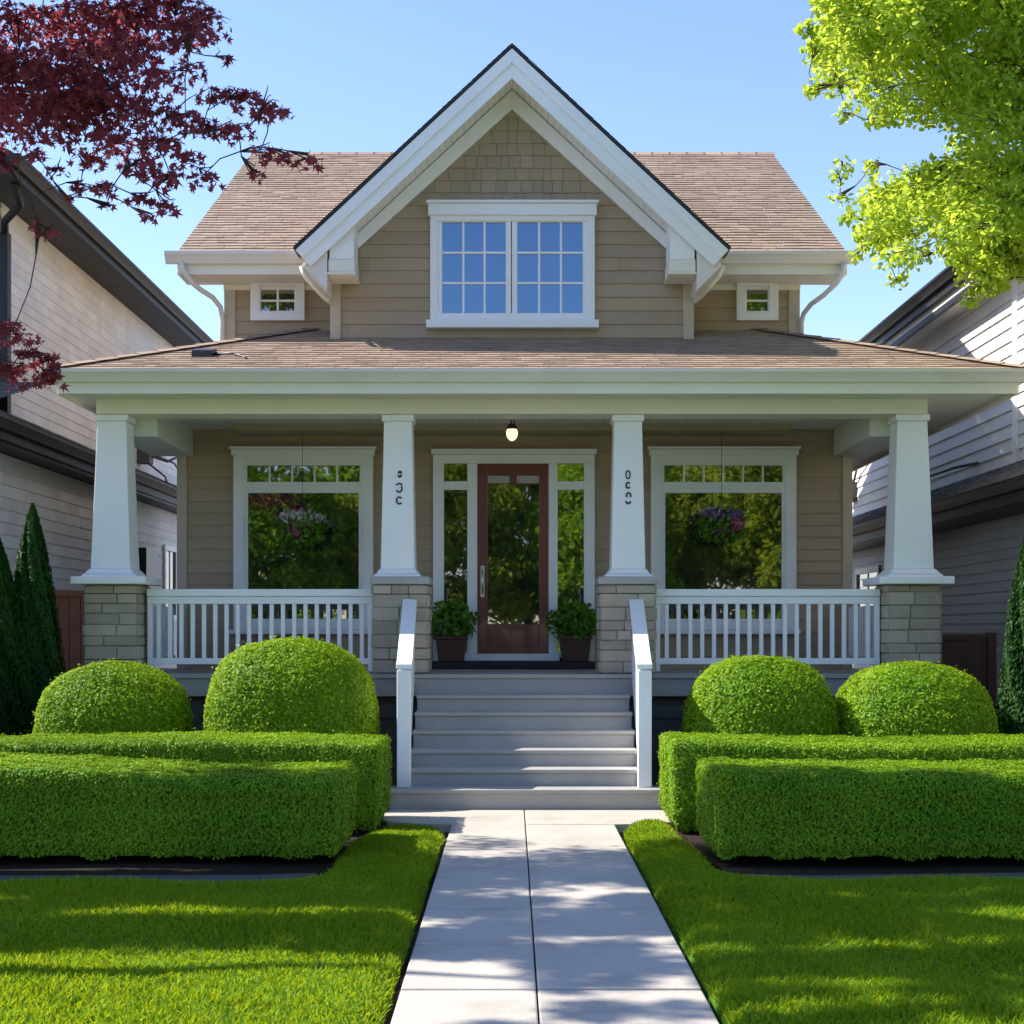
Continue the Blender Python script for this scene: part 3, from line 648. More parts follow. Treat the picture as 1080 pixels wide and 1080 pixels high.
# ---- main roof
MX, MY, MZ, RYd, RZ = 3.48, 15.6, 5.48, 20.0, 7.92
b = MB(); t6 = 6/45; ym, zm = MY-.04+(RYd-MY+.04)*t6, MZ+(RZ-MZ)*t6      # the front gable interrupts the eave
for xa, xb in ((-MX, -1.84), (1.84, MX)): b.courses((xa, MY-.04, MZ), (xb, MY-.04, MZ), (xb, ym, zm), (xa, ym, zm), .112, .012, **kw)
b.courses((-MX, ym, zm), (MX, ym, zm), (MX, RYd, RZ), (-MX, RYd, RZ), .112, .012, **kw)
b.courses((MX, 24.4, MZ), (-MX, 24.4, MZ), (-MX, RYd, RZ), (MX, RYd, RZ), .25, .012)
for i in range(30):
    a = -MX+2*MX*i/30; b.prism([(RYd-.12, RZ-.055), (RYd, RZ+.02), (RYd+.12, RZ-.055), (RYd, RZ-.02)], a, a+2*MX/30+.03, 'x')
hp(b.build('roof', 'roof', label='brown shingled main roof behind the gable'))
for s in (-1, 1):
    b = MB(); xa, xb = sorted((s*(MX-.002), s*(MX-.05)))
    b.prism([(MY, MZ-.19), (MY, MZ-.012), (RYd, RZ-.012), (24.4, MZ-.012), (24.4, MZ-.19), (RYd, RZ-.19)], xa, xb, 'x')
    xa, xb = sorted((s*3.03, s*(MX-.05)))
    b.prism([(MY+.03, MZ-.17), (MY+.03, MZ-.15), (RYd, RZ-.13), (24.3, MZ-.15), (24.3, MZ-.17), (RYd, RZ-.17)], xa, xb, 'x')
    hp(b.build('rake_trim', 'cream'))
for s in (-1, 1):
    b = MB(); xa, xb = sorted((s*(MX+.02), s*2.02)); b.box(xa, xb, MY+.02, MY+.05, 5.26, 5.40); b.box(xa, xb, MY+.05, YR+.02, 5.265, 5.285); b.box(*sorted((s*3.1, s*1.88)), YR-.035, YR, 5.20, 5.262)
    hp(b.build('eave_soffit', 'cream', bev=.004))
for s in (-1, 1):
    b = MB(); xa, xb = sorted((s*(MX+.13), s*2.02)); b.prism([(MY+.018+p, 5.365+q) for p, q in GP], xa, xb, 'x')
    hp(b.build('gutter', 'gutter', label='beige gutter below the main roof'))

# ---- front gable roof
GX, GZ0, GZ1, GY = 2.18, 5.40, 7.43, 15.08
b = MB(); o_ = .035
b.courses((-GX-.02, 15.95, GZ0), (-GX-.02, GY-.04, GZ0), (0, GY-.04, GZ1+.02), (0, 19.7, GZ1+.02), .11, .006, (.12, .28), .001)
b.courses((GX+.02, GY-.04, GZ0), (GX+.02, 15.95, GZ0), (0, 19.7, GZ1+.02), (0, GY-.04, GZ1+.02), .11, .006, (.12, .28), .001)
gr = hp(b.build('gable_roof', 'roof', label='steep gable roof over the upper front window'))
b = MB(); sl = (GZ1-GZ0)/GX
for s in (-1, 1):
    b.prism([(0, GZ1+.012), (s*(GX+.025), GZ0-.01), (s*(GX+.012), GZ0-.026), (0, GZ1-.010)], GY-.030, GY+.3, 'y')
g = b.build('drip_edge', 'dark'); g.parent = gr
nx, nz = math.sin(math.atan(sl)), math.cos(math.atan(sl))
def rake(s, top, wd, ya, yb, b, ext=0):
    a = (0, GZ1-top); c = (s*(GX+ext), GZ0-top-sl*ext)
    b.prism([a, c, (c[0]-s*wd*nx, c[1]-wd*nz), (0, GZ1-top-wd/nz)], ya, yb, 'y')
for s in (-1, 1):
    b = MB(); rake(s, .025, .215, GY, GY+.035, b); rake(s, .024, .105, GY-.022, GY-.001, b)
    g = hp(b.build('rake_board', 'white', bev=.003))
    b = MB(); rk = [(0, GZ1-.24), (s*GX, GZ0-.24), (s*GX, GZ0-.26), (0, GZ1-.26)]
    # underside boards of the overhang run along the slope
    n = 34
    for i in range(n):
        t0, t1 = i/n, (i+1)/n-.05/n; a0, c0 = s*GX*.97*t0, GZ1-.25-(GZ1-GZ0)*.97*t0; a1, c1 = s*GX*.97*t1, GZ1-.25-(GZ1-GZ0)*.97*t1
        b.prism([(a0, c0), (a1, c1), (a1, c1+.012), (a0, c0+.012)], GY+.036, YG+.02, 'y')
    g = hp(b.build('gable_soffit', 'white'))
    b = MB(); b.prism([(0, GZ1-.262), (s*1.90, GZ0+(GX-1.90)*sl-.262), (s*1.90, GZ0+(GX-1.90)*sl-.262-.15/1), (0, GZ1-.262-.20)], YG-.045, YG+.003, 'y')
    hp(b.build('frieze_board', 'white', bev=.003))
    # bracket
    cx = s*1.725; wq = .125
    zl = lambda x: GZ0+(GX-abs(x))*sl-.262
    b = MB(); b.prism([(cx-wq, zl(cx-wq)), (cx+wq, zl(cx+wq)), (cx+wq, 5.30), (cx-wq, 5.30)], GY+.06, YG-.047, 'y')
    g = hp(b.build('bracket', 'white', bev=.006))
    b = MB(); b.box(cx-wq-.008, cx+wq+.008, GY+.052, YG-.03, 5.17, 5.298); b.box(cx-wq-.018, cx+wq+.018, GY+.04, YG-.03, 5.145, 5.168); q = b.build('bracket_foot', 'cream', bev=.005); q.parent = g
    # eave return closing the foot of the gable roof
    b = MB(); b.prism([(s*1.87, 4.98), (s*1.87, 5.40), (s*2.08, 5.30), (s*2.13, 5.235), (s*2.02, 5.13)], GY+.045, YR+.02, 'y')
    hp(b.build('eave_return', 'gutter', bev=.004))  # beige in place of white paints the shadow into the return
    b = MB(); b.tube([(s*2.14, GY+.1, 5.24), (s*2.10, GY+.12, 5.14), (s*2.0, GY+.2, 5.03), (s*1.93, GY+.36, 4.97), (s*1.89, YG+.0, 4.955)], .025, 10)
    hp(b.build('downspout', 'cream'))
# curved downspouts of the main eave
for s, x1 in ((-1, 3.07), (1, 3.07)):
    b = MB(); pts = [(3.44, 15.56, 5.37), (3.42, 15.58, 5.28), (3.36, 15.64, 5.19), (3.28, 15.75, 5.13), (3.18, 15.9, 5.08), (3.12, 16.0, 5.0), (3.11, 16.06, 4.9), (3.11, 16.06, 4.3)]
    if s > 0: pts = [(3.46, 15.56, 5.37), (3.45, 15.58, 5.27), (3.40, 15.64, 5.18), (3.28, 15.75, 5.07), (3.18, 15.9, 5.01), (3.12, 16.0, 4.93), (3.11, 16.06, 4.85), (3.11, 16.06, 4.2)]
    b.tube([(s*x, y, z) for x, y, z in pts], .027, 10); hp(b.build('downspout', 'gutter'))

# ---- pendant lamp
L0 = empty('pendant_lamp', (0, 15.45, ZC), 'small glowing glass porch lamp with a dark red cap hanging over the steps', 'lamp')
b = MB(); b.tube([(-.012, 0, 0), (-.012, 0, -.10)], .006); b.tube([(.022, 0, 0), (.022, 0, -.10)], .006); b.lathe([(0, -.002), (.05, -.004), (.05, -.018), (0, -.02)]); b.build('hanger', 'black', L0)
b = MB(); b.lathe([(0, -.09), (.03, -.095), (.055, -.125), (.062, -.15), (0, -.15)]); b.build('cap', 'brass', L0)
b = MB(); b.lathe([(.05, -.151), (.060, -.175), (.058, -.21), (.045, -.245), (.02, -.268), (0, -.272)]); b.build('globe', 'lamp', L0)
# extra tube light source isn't needed: the globe emits

# ---- planters by the door
def leafball(c, r, n, size, m, name, parent=None, spread=.9, shape=None, flat=1., fold=0., lo=-1.):
    d = norm(RNG.normal(0, 1, (n*2, 3))); d = d[d[:, 2] > lo][:n]; n = len(d)
    rr = (RNG.uniform(.25, 1, n)**.45)[:, None]; P = np.array(c)+d*rr*np.array(r)*(1+.22*wob(d*2, 1, c[0]))[:, None]
    V, k = leaves(P, d, size, spread, shape=shape, fold=fold); return quadmesh(name, V, k, m, parent)
OV = [(0, -.5), (.26, -.25), (.34, .05), (.2, .35), (0, .55), (-.2, .35), (-.34, .05), (-.26, -.25)]
for px, lab in ((477, 'dark planter box of leafy greens left of the red brown door'), (606, 'dark planter box of leafy greens right of the red brown door')):
    x = X(px, S3); P0 = empty('planter', (x, 16.36, 1.203), lab, 'planter', 'planters beside the front door')
    b = MB(); b.frustum(0, 0, 0, .24, .27, .25, .33, .29); b.box(-.18, .18, -.16, .16, .24, .275); b.build('planter_box', 'pot', P0, bev=.006)
    o = leafball((0, 0, .43), (.29, .22, .23), 620, .060, 'potleaf', 'foliage', P0, shape=OV, fold=.3)
    b = MB()
    for i in range(14):
        a = random.uniform(0, 6.28); r = random.uniform(.05, .2); b.tube([(0, 0, .27), (r*.5*math.cos(a), r*.5*math.sin(a), .38), (r*math.cos(a), r*.7*math.sin(a), random.uniform(.42, .58))], .004, 5)
    b.build('stem', 'stem', P0)
# ---- hanging baskets
for px, py, mix, lab in ((319, 556, 0, 'hanging basket of white and pink flowers in front of the left porch window'), (761, 553, 1, 'hanging basket of purple and pink flowers in front of the right porch window')):
    p = at(px, py, 16.2); B0 = empty('hanging_basket', (p.x, 16.2, p.z), lab, 'flower basket', 'hanging flower baskets')
    b = MB(); b.tube([(0, 0, .1), (0, 0, ZC-p.z)], .003, 5)
    for a in (0, 2.09, 4.19): b.tube([(.16*math.cos(a), .16*math.sin(a), -.03), (0, 0, .32)], .0025, 5)
    b.build('hanger', 'black', B0)
    b = MB(); b.lathe([(0, -.2), (.08, -.19), (.14, -.12), (.17, -.02), (.16, -.02), (0, -.03)]); b.build('basket', 'pot', B0)
    leafball((0, 0, -.03), (.27, .2, .2), 1100, .045, 'potleaf', 'foliage', B0, shape=OV, fold=.3)
    for mm, cc, rr_, n in (('petal' if not mix else 'petalp', (.02, -.04, .09), (.27, .16, .10), 260), ('petalr', (-.05 if not mix else .14, -.14, -.02 if not mix else .0), (.10, .06, .09), 75), ('petal', (-.08, -.05, .12), (.2, .12, .06), 60 if mix else 130)):
        leafball(cc, rr_, n, .048, mm, 'flowers', B0, shape=OV, spread=.5)

# ================================================================== HEDGES AND BUSHES
def hedge(x0, x1, y0, y1, h, n, label, hfun=None, endx=None):
    cx, cy = (x0+x1)/2, (y0+y1)/2; Lx, Ly = x1-x0, y1-y0
    areas = np.array([Lx*Ly, Lx*h, Lx*h*.3, Ly*h, Ly*h]); cnt = RNG.multinomial(n, areas/areas.sum()); Ps = []; Ns = []
    def add(c, f, nrm):
        u, v = RNG.uniform(0, 1, c), RNG.uniform(0, 1, c); Ps.append(np.stack(f(u, v), 1)); Ns.append(np.tile(np.array(nrm, float), (c, 1)))
    add(cnt[0], lambda u, v: (x0+Lx*u, y0+Ly*v, h+0*u), (0, 0, 1)); add(cnt[1], lambda u, v: (x0+Lx*u, y0+0*u, h*v), (0, -1, 0)); add(cnt[2], lambda u, v: (x0+Lx*u, y1+0*u, h*v), (0, 1, 0))
    add(cnt[3], lambda u, v: (x0+0*u, y0+Ly*u, h*v), (-1, 0, 0)); add(cnt[4], lambda u, v: (x1+0*u, y0+Ly*u, h*v), (1, 0, 0))
    P = np.concatenate(Ps); Nn = np.concatenate(Ns)
    def shape(P, inset=0.):
        r = .05; c = np.array([cx, cy, h/2]); hs = np.array([Lx/2-r, Ly/2-r, h/2-r]); q = np.clip(P-c, -hs, hs); d = norm(P-c-q+1e-6)
        Q = c+q+d*(r-inset); Q = Q+d*(.012*wob(Q, 3.2, 1)+.010*wob(Q, 9, 3))[:, None]
        Q[:, 2] += (hfun(Q[:, 0]) if hfun else 0)*np.clip(Q[:, 2]/h, 0, 1)
        low = np.clip(1-Q[:, 2]/.16, 0, 1); Q[:, :2] += -d[:, :2]*(low*.07)[:, None]
        return Q, d
    Q, d = shape(P); Q = Q-d*(RNG.exponential(.016, len(Q))-.008-(RNG.random(len(Q)) < .012)*RNG.uniform(.01, .045, len(Q)))[:, None]
    keep = Q[:, 2] > .05+.045*wob(Q, 5, 2)+.02*wob(Q, 14, 5); Q, d = Q[keep], d[keep]
    d2 = d.copy(); d2[:, 2] += .25
    V, k = leaves(Q, d2, .021, .36, aspect=.6, up=.7)
    # inner twiggy core
    bm = bmesh.new(); bmesh.ops.create_cube(bm, size=1)
    for v in bm.verts: v.co = Vector((cx+v.co.x*Lx, cy+v.co.y*Ly, h/2+v.co.z*h))
    bmesh.ops.subdivide_edges(bm, edges=bm.edges[:], cuts=14, use_grid_fill=True)
    C, _ = shape(np.array([v.co[:] for v in bm.verts]), .035); C[:, 2] = np.maximum(C[:, 2], .07)
    fs = [[v.index for v in f.verts] for f in bm.faces]; bm.free()
    me_v = np.concatenate([V, C]); nb = len(V)//4
    me = bpy.data.meshes.new('hedge'); me.vertices.add(len(me_v)); me.vertices.foreach_set('co', me_v.astype(np.float32).ravel())
    loops = np.concatenate([np.arange(len(V)), np.array(fs).ravel()+len(V)]).astype(np.int32); me.loops.add(len(loops)); me.loops.foreach_set('vertex_index', loops)
    npol = nb+len(fs); me.polygons.add(npol); me.polygons.foreach_set('loop_start', np.arange(0, npol*4, 4, dtype=np.int32))
    me.polygons.foreach_set('material_index', np.array([0]*nb+[0]*len(fs), dtype=np.int32)); me.update(calc_edges=True); me.materials.append(M['hedge'])
    o = bpy.data.objects.new('hedge', me); COL.objects.link(o); tag(o, label, 'hedge', 'clipped boxwood hedges'); return o
hedge(-7.6, -1.13, 9.68, 10.72, .60, 230000, 'clipped boxwood hedge in front on the left of the path', lambda x: .035*np.sin(x*1.6+1.2)+.02)
hedge(-7.8, -.99, 11.2, 12.2, .70, 150000, 'taller clipped boxwood hedge behind the left front hedge', lambda x: .012*np.sin(x*1.9))
hedge(1.33, 7.6, 9.66, 10.72, .61, 230000, 'clipped boxwood hedge in front on the right of the path', lambda x: .008*np.sin(x*1.6))
hedge(1.20, 7.8, 11.2, 12.2, .70, 150000, 'taller clipped boxwood hedge behind the right front hedge', lambda x: .015*np.cos(x*1.7-1.8)-.01)

def bush(px, top, r, label, n=34000, y=13.2, rz=None):
    s = 1577/y; cx = (px-540)/s; ztop = EYE+(665-top)/s; hz = ztop/2+.03 if rz is None else rz; cz = ztop-hz
    def sh(d, ins=0.):
        p = 2.5; k = (np.abs(d[:, 0])**p+np.abs(d[:, 1])**p+np.abs(d[:, 2])**p)**(-1/p)
        q = d*k[:, None]; q = q*(1+.018*wob(q, 2.2, px)+.012*wob(q, 6, px*.3))[:, None]; return np.array([0, 0, cz])+q*(np.array([r, r*.92, hz])-ins)
    d = norm(RNG.normal(0, 1, (n, 3))); Q = sh(d); Q = Q-d*(RNG.exponential(.018, n)-.010-(RNG.random(n) < .015)*RNG.uniform(.01, .045, n))[:, None]; k = Q[:, 2] > .05; Q, d = Q[k], d[k]
    d2 = d.copy(); d2[:, 2] += .2
    V, kk = leaves(Q, d2, .028, .45, aspect=.62, up=.4)
    bm = bmesh.new(); bmesh.ops.create_icosphere(bm, subdivisions=5, radius=1); C = sh(norm(np.array([v.co[:] for v in bm.verts])), .04)
    root = empty('round_bush', (cx, y, 0), label, 'bush', 'round clipped bushes before the porch')
    quadmesh('foliage', V, 4, 'ball', root)
    me = bpy.data.meshes.new('inner_foliage'); 
    for v, c in zip(bm.verts, C): v.co = Vector(c)
    bm.to_mesh(me); bm.free(); me.materials.append(M['ball']); o = bpy.data.objects.new('inner_foliage', me); COL.objects.link(o); o.parent = root
    b = MB(); b.tube([(0, 0, -.05), (0.02, 0, .3)], .05, 8, r1=.03); b.build('trunk', 'bark', root)
bush(121, 699, .66, 'shaded round bush by the left stone column, leftmost of the four')
bush(308, 674, .745, 'largest round bush, in front of the left porch railing', 42000)
bush(801, 692, .66, 'round bush next to the right stair railing')
bush(962, 699, .70, 'wide round bush in front of the outer right stone column')

# cypresses
def cypress(x, y, h, r, label, n=42000):
    root = empty('cypress', (x, y, 0), label, 'cypress', 'narrow dark cypress trees')
    t = RNG.uniform(0, 1, n)**.85; prof = r*np.clip(1-t, 0, 1)**.70*(np.clip(t/.05, 0, 1)**.4)
    a = RNG.uniform(0, 6.283, n); rr = prof*(RNG.uniform(.45, 1.0, n)**.35)*(1+.13*np.sin(a*5+t*9)+.08*np.sin(a*11+t*30))
    P = np.stack([rr*np.cos(a), rr*np.sin(a), .08+t*(h-.08)], 1); d = np.stack([np.cos(a), np.sin(a), .5+0*a], 1)
    V, k = leaves(P, d, .048, .5, aspect=.35, up=1.6); quadmesh('crown', V, k, 'cyp', root)
    b = MB(); b.tube([(0, 0, -.05), (0, 0, h*.8)], .05, 7, r1=.01); b.build('trunk', 'bark', root)
    b = MB(); b.lathe([(0.01, .1), (r*.6, .2), (r*.52, h*.3), (r*.36, h*.6), (r*.12, h*.85), (0, h*.9)], n=16); b.build('inner_foliage', 'cyp', root)
cypress(-4.52, 14.1, 2.72, .40, 'tallest pointed cypress beside the brown fence')
cypress(-4.80, 13.9, 2.45, .44, 'middle cypress standing between two others at the left edge')
cypress(-5.0, 13.5, 2.5, .48, 'cypress at the very left edge of the picture')
cypress(4.70, 13.3, 2.78, .46, 'lone dark cypress at the right edge of the picture')

# ================================================================== LEFT NEIGHBOUR
NL = empty('neighbour_house', (-7.5, 15, 0), 'pale sided house with charcoal eaves and black gutters on the left', 'house')
NI = Matrix.Translation((7.5, -15, 0))
def npar(o, root=None): o.parent = root or NL; o.matrix_parent_inverse = Matrix.Translation(-(root or NL).location); return o
UX, LX = -5.68, -5.52
b = MB(); b.box(-12, UX-.02, 16.62, 31, 3.3, 6.35); b.box(-12, LX-.02, 14.9, 31, -.1, 3.55); npar(b.build('wall_core', 'lwall'))
b = MB(); kk = dict(tab=(.22, .45), jit=.002)
b.courses((UX, 16.6, 3.5), (UX, 31, 3.5), (UX, 31, 6.35), (UX, 16.6, 6.35), .125, .010, **kk); b.courses((-12, 16.6, 3.5), (UX, 16.6, 3.5), (UX, 16.6, 6.35), (-12, 16.6, 6.35), .125, .010, **kk)
b.courses((LX, 14.88, 0), (LX, 31, 0), (LX, 31, 3.4), (LX, 14.88, 3.4), .135, .012, (.3, .6), .002); b.courses((-12, 14.88, 0), (LX, 14.88, 0), (LX, 14.88, 3.4), (-12, 14.88, 3.4), .135, .012, (.3, .6), .002)
npar(b.build('wall', 'lwall'))
b = MB(); EXL = -5.24
for i in range(110):
    yy = 15.6+i*.14; b.box(-12, EXL+.02, yy, yy+.132, 6.30, 6.32)
npar(b.build('soffit', 'darksoffit'))
b = MB(); b.prism([(EXL+.02, 6.28), (EXL+.02, 6.50), (EXL+.05, 6.50), (EXL+.05, 6.28)], 15.55, 31, 'y'); b.box(-12, EXL+.05, 15.52, 15.55, 6.28, 6.50)
b.prism([(EXL+.052-p, 6.36+q) for p, q in GP], 15.45, 31, 'y')
b.prism([(-5.22-p, 3.60+q) for p, q in GP], 14.5, 31, 'y'); b.box(-5.25, -5.22, 14.5, 31, 3.50, 3.70); b.box(-12, -5.22, 14.47, 14.5, 3.50, 3.72)
b.box(LX-.3, -5.25, 14.5, 31, 3.46, 3.50); b.box(-12, LX-.0, 14.5, 14.9, 3.46, 3.50)
npar(b.build('gutter', 'darktrim', label='black gutters and fascia of the left house'))
b = MB(); b.courses((EXL+.06, 15.45, 6.49), (EXL+.06, 31, 6.49), (-8.6, 31, 7.9), (-8.6, 15.45, 7.9), .14, .012, (.2, .45), .003); b.courses((-12.2, 31, 6.49), (-12.2, 15.45, 6.49), (-8.6, 15.45, 7.9), (-8.6, 31, 7.9), .3, .012)
b.courses((-5.12, 14.45, 3.72), (-5.12, 31, 3.72), (UX, 31, 3.98), (UX, 14.45, 3.98), .14, .012, (.2, .45), .003); b.courses((-12, 14.45, 3.72), (-5.12, 14.45, 3.72), (-5.12, 16.62, 4.3), (-12, 16.62, 4.3), .14, .012, (.2, .45), .003)
npar(b.build('roof', 'rroof'))
b = MB(); b.prism([(-12, 6.4), (EXL, 6.4), (-8.6, 7.85)], 15.7, 15.8, 'y'); npar(b.build('gable_wall', 'lwall'))
b = MB(); b.box(UX+.01, UX+.10, 16.54, 16.66, 3.7, 5.95); b.tube([(UX+.05, 16.6, 5.9), (UX+.08, 16.5, 6.05), (UX+.35, 16.2, 6.15), (EXL-.05, 15.9, 6.3)], .045, 8); npar(b.build('downspout', 'darktrim', label='black downspout on the corner of the left house'))
def sidewin(px0, px1, wx, z0, z1, sgn, root, fm='white'):
    ya, yb = sorted((abs(wx)*1577/abs(px0-540), abs(wx)*1577/abs(px1-540)))
    def bx(b, y0, y1, a, c, d0, d1): b.box(*sorted((wx+sgn*d0, wx+sgn*d1)), y0, y1, a, c)
    b = MB(); bx(b, ya, ya+.09, z0, z1, -.01, .05); bx(b, yb-.09, yb, z0, z1, -.01, .05); bx(b, ya+.09, yb-.09, z0, z0+.09, -.01, .05); bx(b, ya+.09, yb-.09, z1-.09, z1, -.01, .05)
    wn = npar(b.build('window', fm, bev=.004), root); b = MB(); bx(b, ya+.08, yb-.08, z0+.08, z1-.08, .018, .02); g = b.build('glass_pane', 'glass'); g.parent = wn
    b = MB(); bx(b, (ya+yb)/2-.02, (ya+yb)/2+.02, z0+.08, z1-.08, .02, .03); g = b.build('glazing_bar', fm); g.parent = wn
sidewin(171, 184, LX, 1.7, 2.9, 1, NL)
b = MB(); b.box(LX+.01, LX+.19, 21.8, 22.5, 1.6, 2.75); npar(b.build('meter_box', 'dark', label='dark utility box on the left house wall'))
b = MB(); p = at(156, 480, 22.9); b.box(UX+.01, UX+.2, 22.6, 22.85, p.z-.15, p.z+.35); b.tube([(UX+.1, 22.7, p.z), (UX+.4, 22.9, p.z-.1), (UX+.55, 23.5, p.z+.1)], .02); b.tube([(UX+.1, 22.7, p.z-.1), (UX+.3, 23.2, p.z-.3), (UX+.1, 24.5, p.z-.5), (UX+.05, 27, p.z-.9)], .015)
b.tube([(UX+.1, 22.7, p.z+.05), (UX+.35, 23.6, p.z-.05), (UX+.1, 26, p.z-.25)], .015); npar(b.build('service_bracket', 'cable', label='dark cable bracket with drooping wires'))

# ================================================================== RIGHT NEIGHBOUR
NR = empty('neighbour_house', (7.5, 14, 0), 'white over grey sided house with black gutters on the right', 'house')
RU, RL, RE = 5.50, 5.42, 5.2
b = MB(); b.box(RU+.02, 12, 12.0, 31, 2.5, 5.62); b.box(RL+.02, 12, 12.0, 31, -.1, 2.9); npar(b.build('wall_core', 'rwall'), NR)
b = MB(); b.courses((RU, 31, 3.2), (RU, 12, 3.2), (RU, 12, 5.64), (RU, 31, 5.64), .15, .022, (2.5, 4), .001); b.courses((RU, 12, 3.2), (12, 12, 3.2), (12, 12, 5.64), (RU, 12, 5.64), .15, .013)
npar(b.build('wall', 'rwall', label='white lap siding of the upper storey'), NR)
b = MB(); b.courses((RL, 31, 0), (RL, 12, 0), (RL, 12, 2.9), (RL, 31, 2.9), .115, .022, (2.5, 4), .001); b.courses((RL, 12, 0), (12, 12, 0), (12, 12, 2.9), (RL, 12, 2.9), .115, .012)
npar(b.build('wall', 'rlower', label='grey lap siding of the lower storey'), NR)
b = MB(); b.box(RU-.03, RU, 16.22, 16.36, 3.2, 5.6); npar(b.build('corner_board', 'white'), NR)
b = MB(); b.box(RE, 12, 11.6, 31, 5.60, 5.62); b.box(RU-.28, RU-.24, 11.9, 31, 5.42, 5.6); b.box(RU-.24, RU, 11.9, 31, 5.40, 5.43); npar(b.build('soffit', 'cream'), NR)
b = MB(); b.prism([(RE-.03, 5.56), (RE-.03, 5.76), (RE, 5.76), (RE, 5.56)], 11.6, 31, 'y'); b.prism([(RE-.032+p, 5.66+q) for p, q in GP], 11.5, 31, 'y'); b.box(RU-.30, RU-.282, 11.9, 31, 5.40, 5.47)
b.prism([(4.98+p, 2.92+q) for p, q in GP], 11.8, 31, 'y'); b.box(4.98, 5.01, 11.8, 31, 2.80, 3.02); b.box(5.01, RL+.02, 11.8, 31, 2.78, 2.81)
npar(b.build('gutter', 'darktrim', label='black gutters and fascia of the right house'), NR)
b = MB(); b.courses((RE-.05, 31, 5.78), (RE-.05, 11.5, 5.78), (8.6, 11.5, 7.4), (8.6, 31, 7.4), .14, .012, (.2, .45), .003); b.courses((12.2, 11.5, 5.78), (12.2, 31, 5.78), (8.6, 31, 7.4), (8.6, 11.5, 7.4), .3, .012)
b.courses((4.90, 31, 3.03), (4.90, 11.8, 3.03), (RU, 11.8, 3.38), (RU, 31, 3.38), .10, .010, (.2, .45), .003); npar(b.build('roof', 'rroof'), NR)
p = at(900, 530, 1); 
b = MB(); yv = 5.5*1577/365; b.box(RU-.15, RU, yv, yv+.3, 3.6, 3.9); b.tube([(RU-.05, yv+.1, 3.9), (RU-.12, yv-.6, 4.2), (RU-.05, yv-2.0, 4.5)], .02); npar(b.build('service_bracket', 'cable'), NR); b = MB(); b.tube([(RU-.05, 17.5, 3.5), (RU-.12, 18.2, 3.52), (RU-.25, 19.0, 3.48)], .018)
npar(b.build('cable', 'cable'), NR)
sidewin(905, 930, RL, 1.75, 2.5, -1, NR, 'rwall')

# gates / fences between the houses
def fence(x0, x1, y, h, m, label, name='board_fence', cat='fence'):
    root = empty(name, ((x0+x1)/2, y, 0), label, cat); hw = (x1-x0)/2
    n = max(2, round((x1-x0)/.115)); b = MB()
    for i in range(n): a = -hw+2*hw*i/n; b.box(a+.003, a+2*hw/n-.003, -.012, .012, .05, h-.06+random.uniform(-.004, .004))
    b.build('board_panel', m, root, bev=.003)
    b = MB(); b.box(-hw, hw, -.03, .03, h-.06, h); b.box(-hw, hw, .013, .05, .25, .33); b.build('rail', m, root, bev=.004)
    for xx in (-hw-.04, hw+.04):
        b = MB(); b.box(xx-.045, xx+.045, -.045, .045, -.05, h+.02); b.build('post', m, root, bev=.005)
fence(-5.35, -4.02, 15.1, 1.945, 'fence', 'red brown board fence between the cypresses and the porch column')
fence(4.32, 4.86, 15.3, 1.50, 'pot', 'dark brown slatted gate beside the outer right stone column', 'side_gate', 'gate')
# coiled hose / bins at the right side
b = MB(); c0 = Vector((4.62, 14.2, .62))
for k in range(4):
    b.tube([c0+Vector(((.17+.02*k)*math.cos(a*.4), -.03*k+.03, (.17+.015*k)*math.sin(a*.4))) for a in range(17)], .013, 6, cap=False)
b.tube([c0+Vector((.17, 0, 0)), c0+Vector((.35, -.1, -.06)), c0+Vector((.6, -.1, -.10)), c0+Vector((.8, .1, -.3)), c0+Vector((.85, .2, -.62))], .013, 6)
b.box(c0.x-.05, c0.x+.05, c0.y-.03, c0.y+.14, -.05, c0.z+.12)
tag(b.build('garden_hose', 'black'), 'black garden hose coiled on its post by the grey side wall', 'hose')

# ================================================================== TREES
def maple_shape():
    pts = []
    tips = [(-90+180, .0)]
    lob = [(90, 1.0), (40, .85), (-10, .6), (190, .6), (140, .85)]
    ang = [(90, 1.0), (62, .38), (40, .88), (14, .34), (-12, .62), (-60, .2), (-120, .2), (192, .62), (166, .34), (140, .88), (118, .38)]
    return [(r*.55*math.cos(math.radians(a)), r*.55*math.sin(math.radians(a))) for a, r in ang]
MSH = maple_shape()

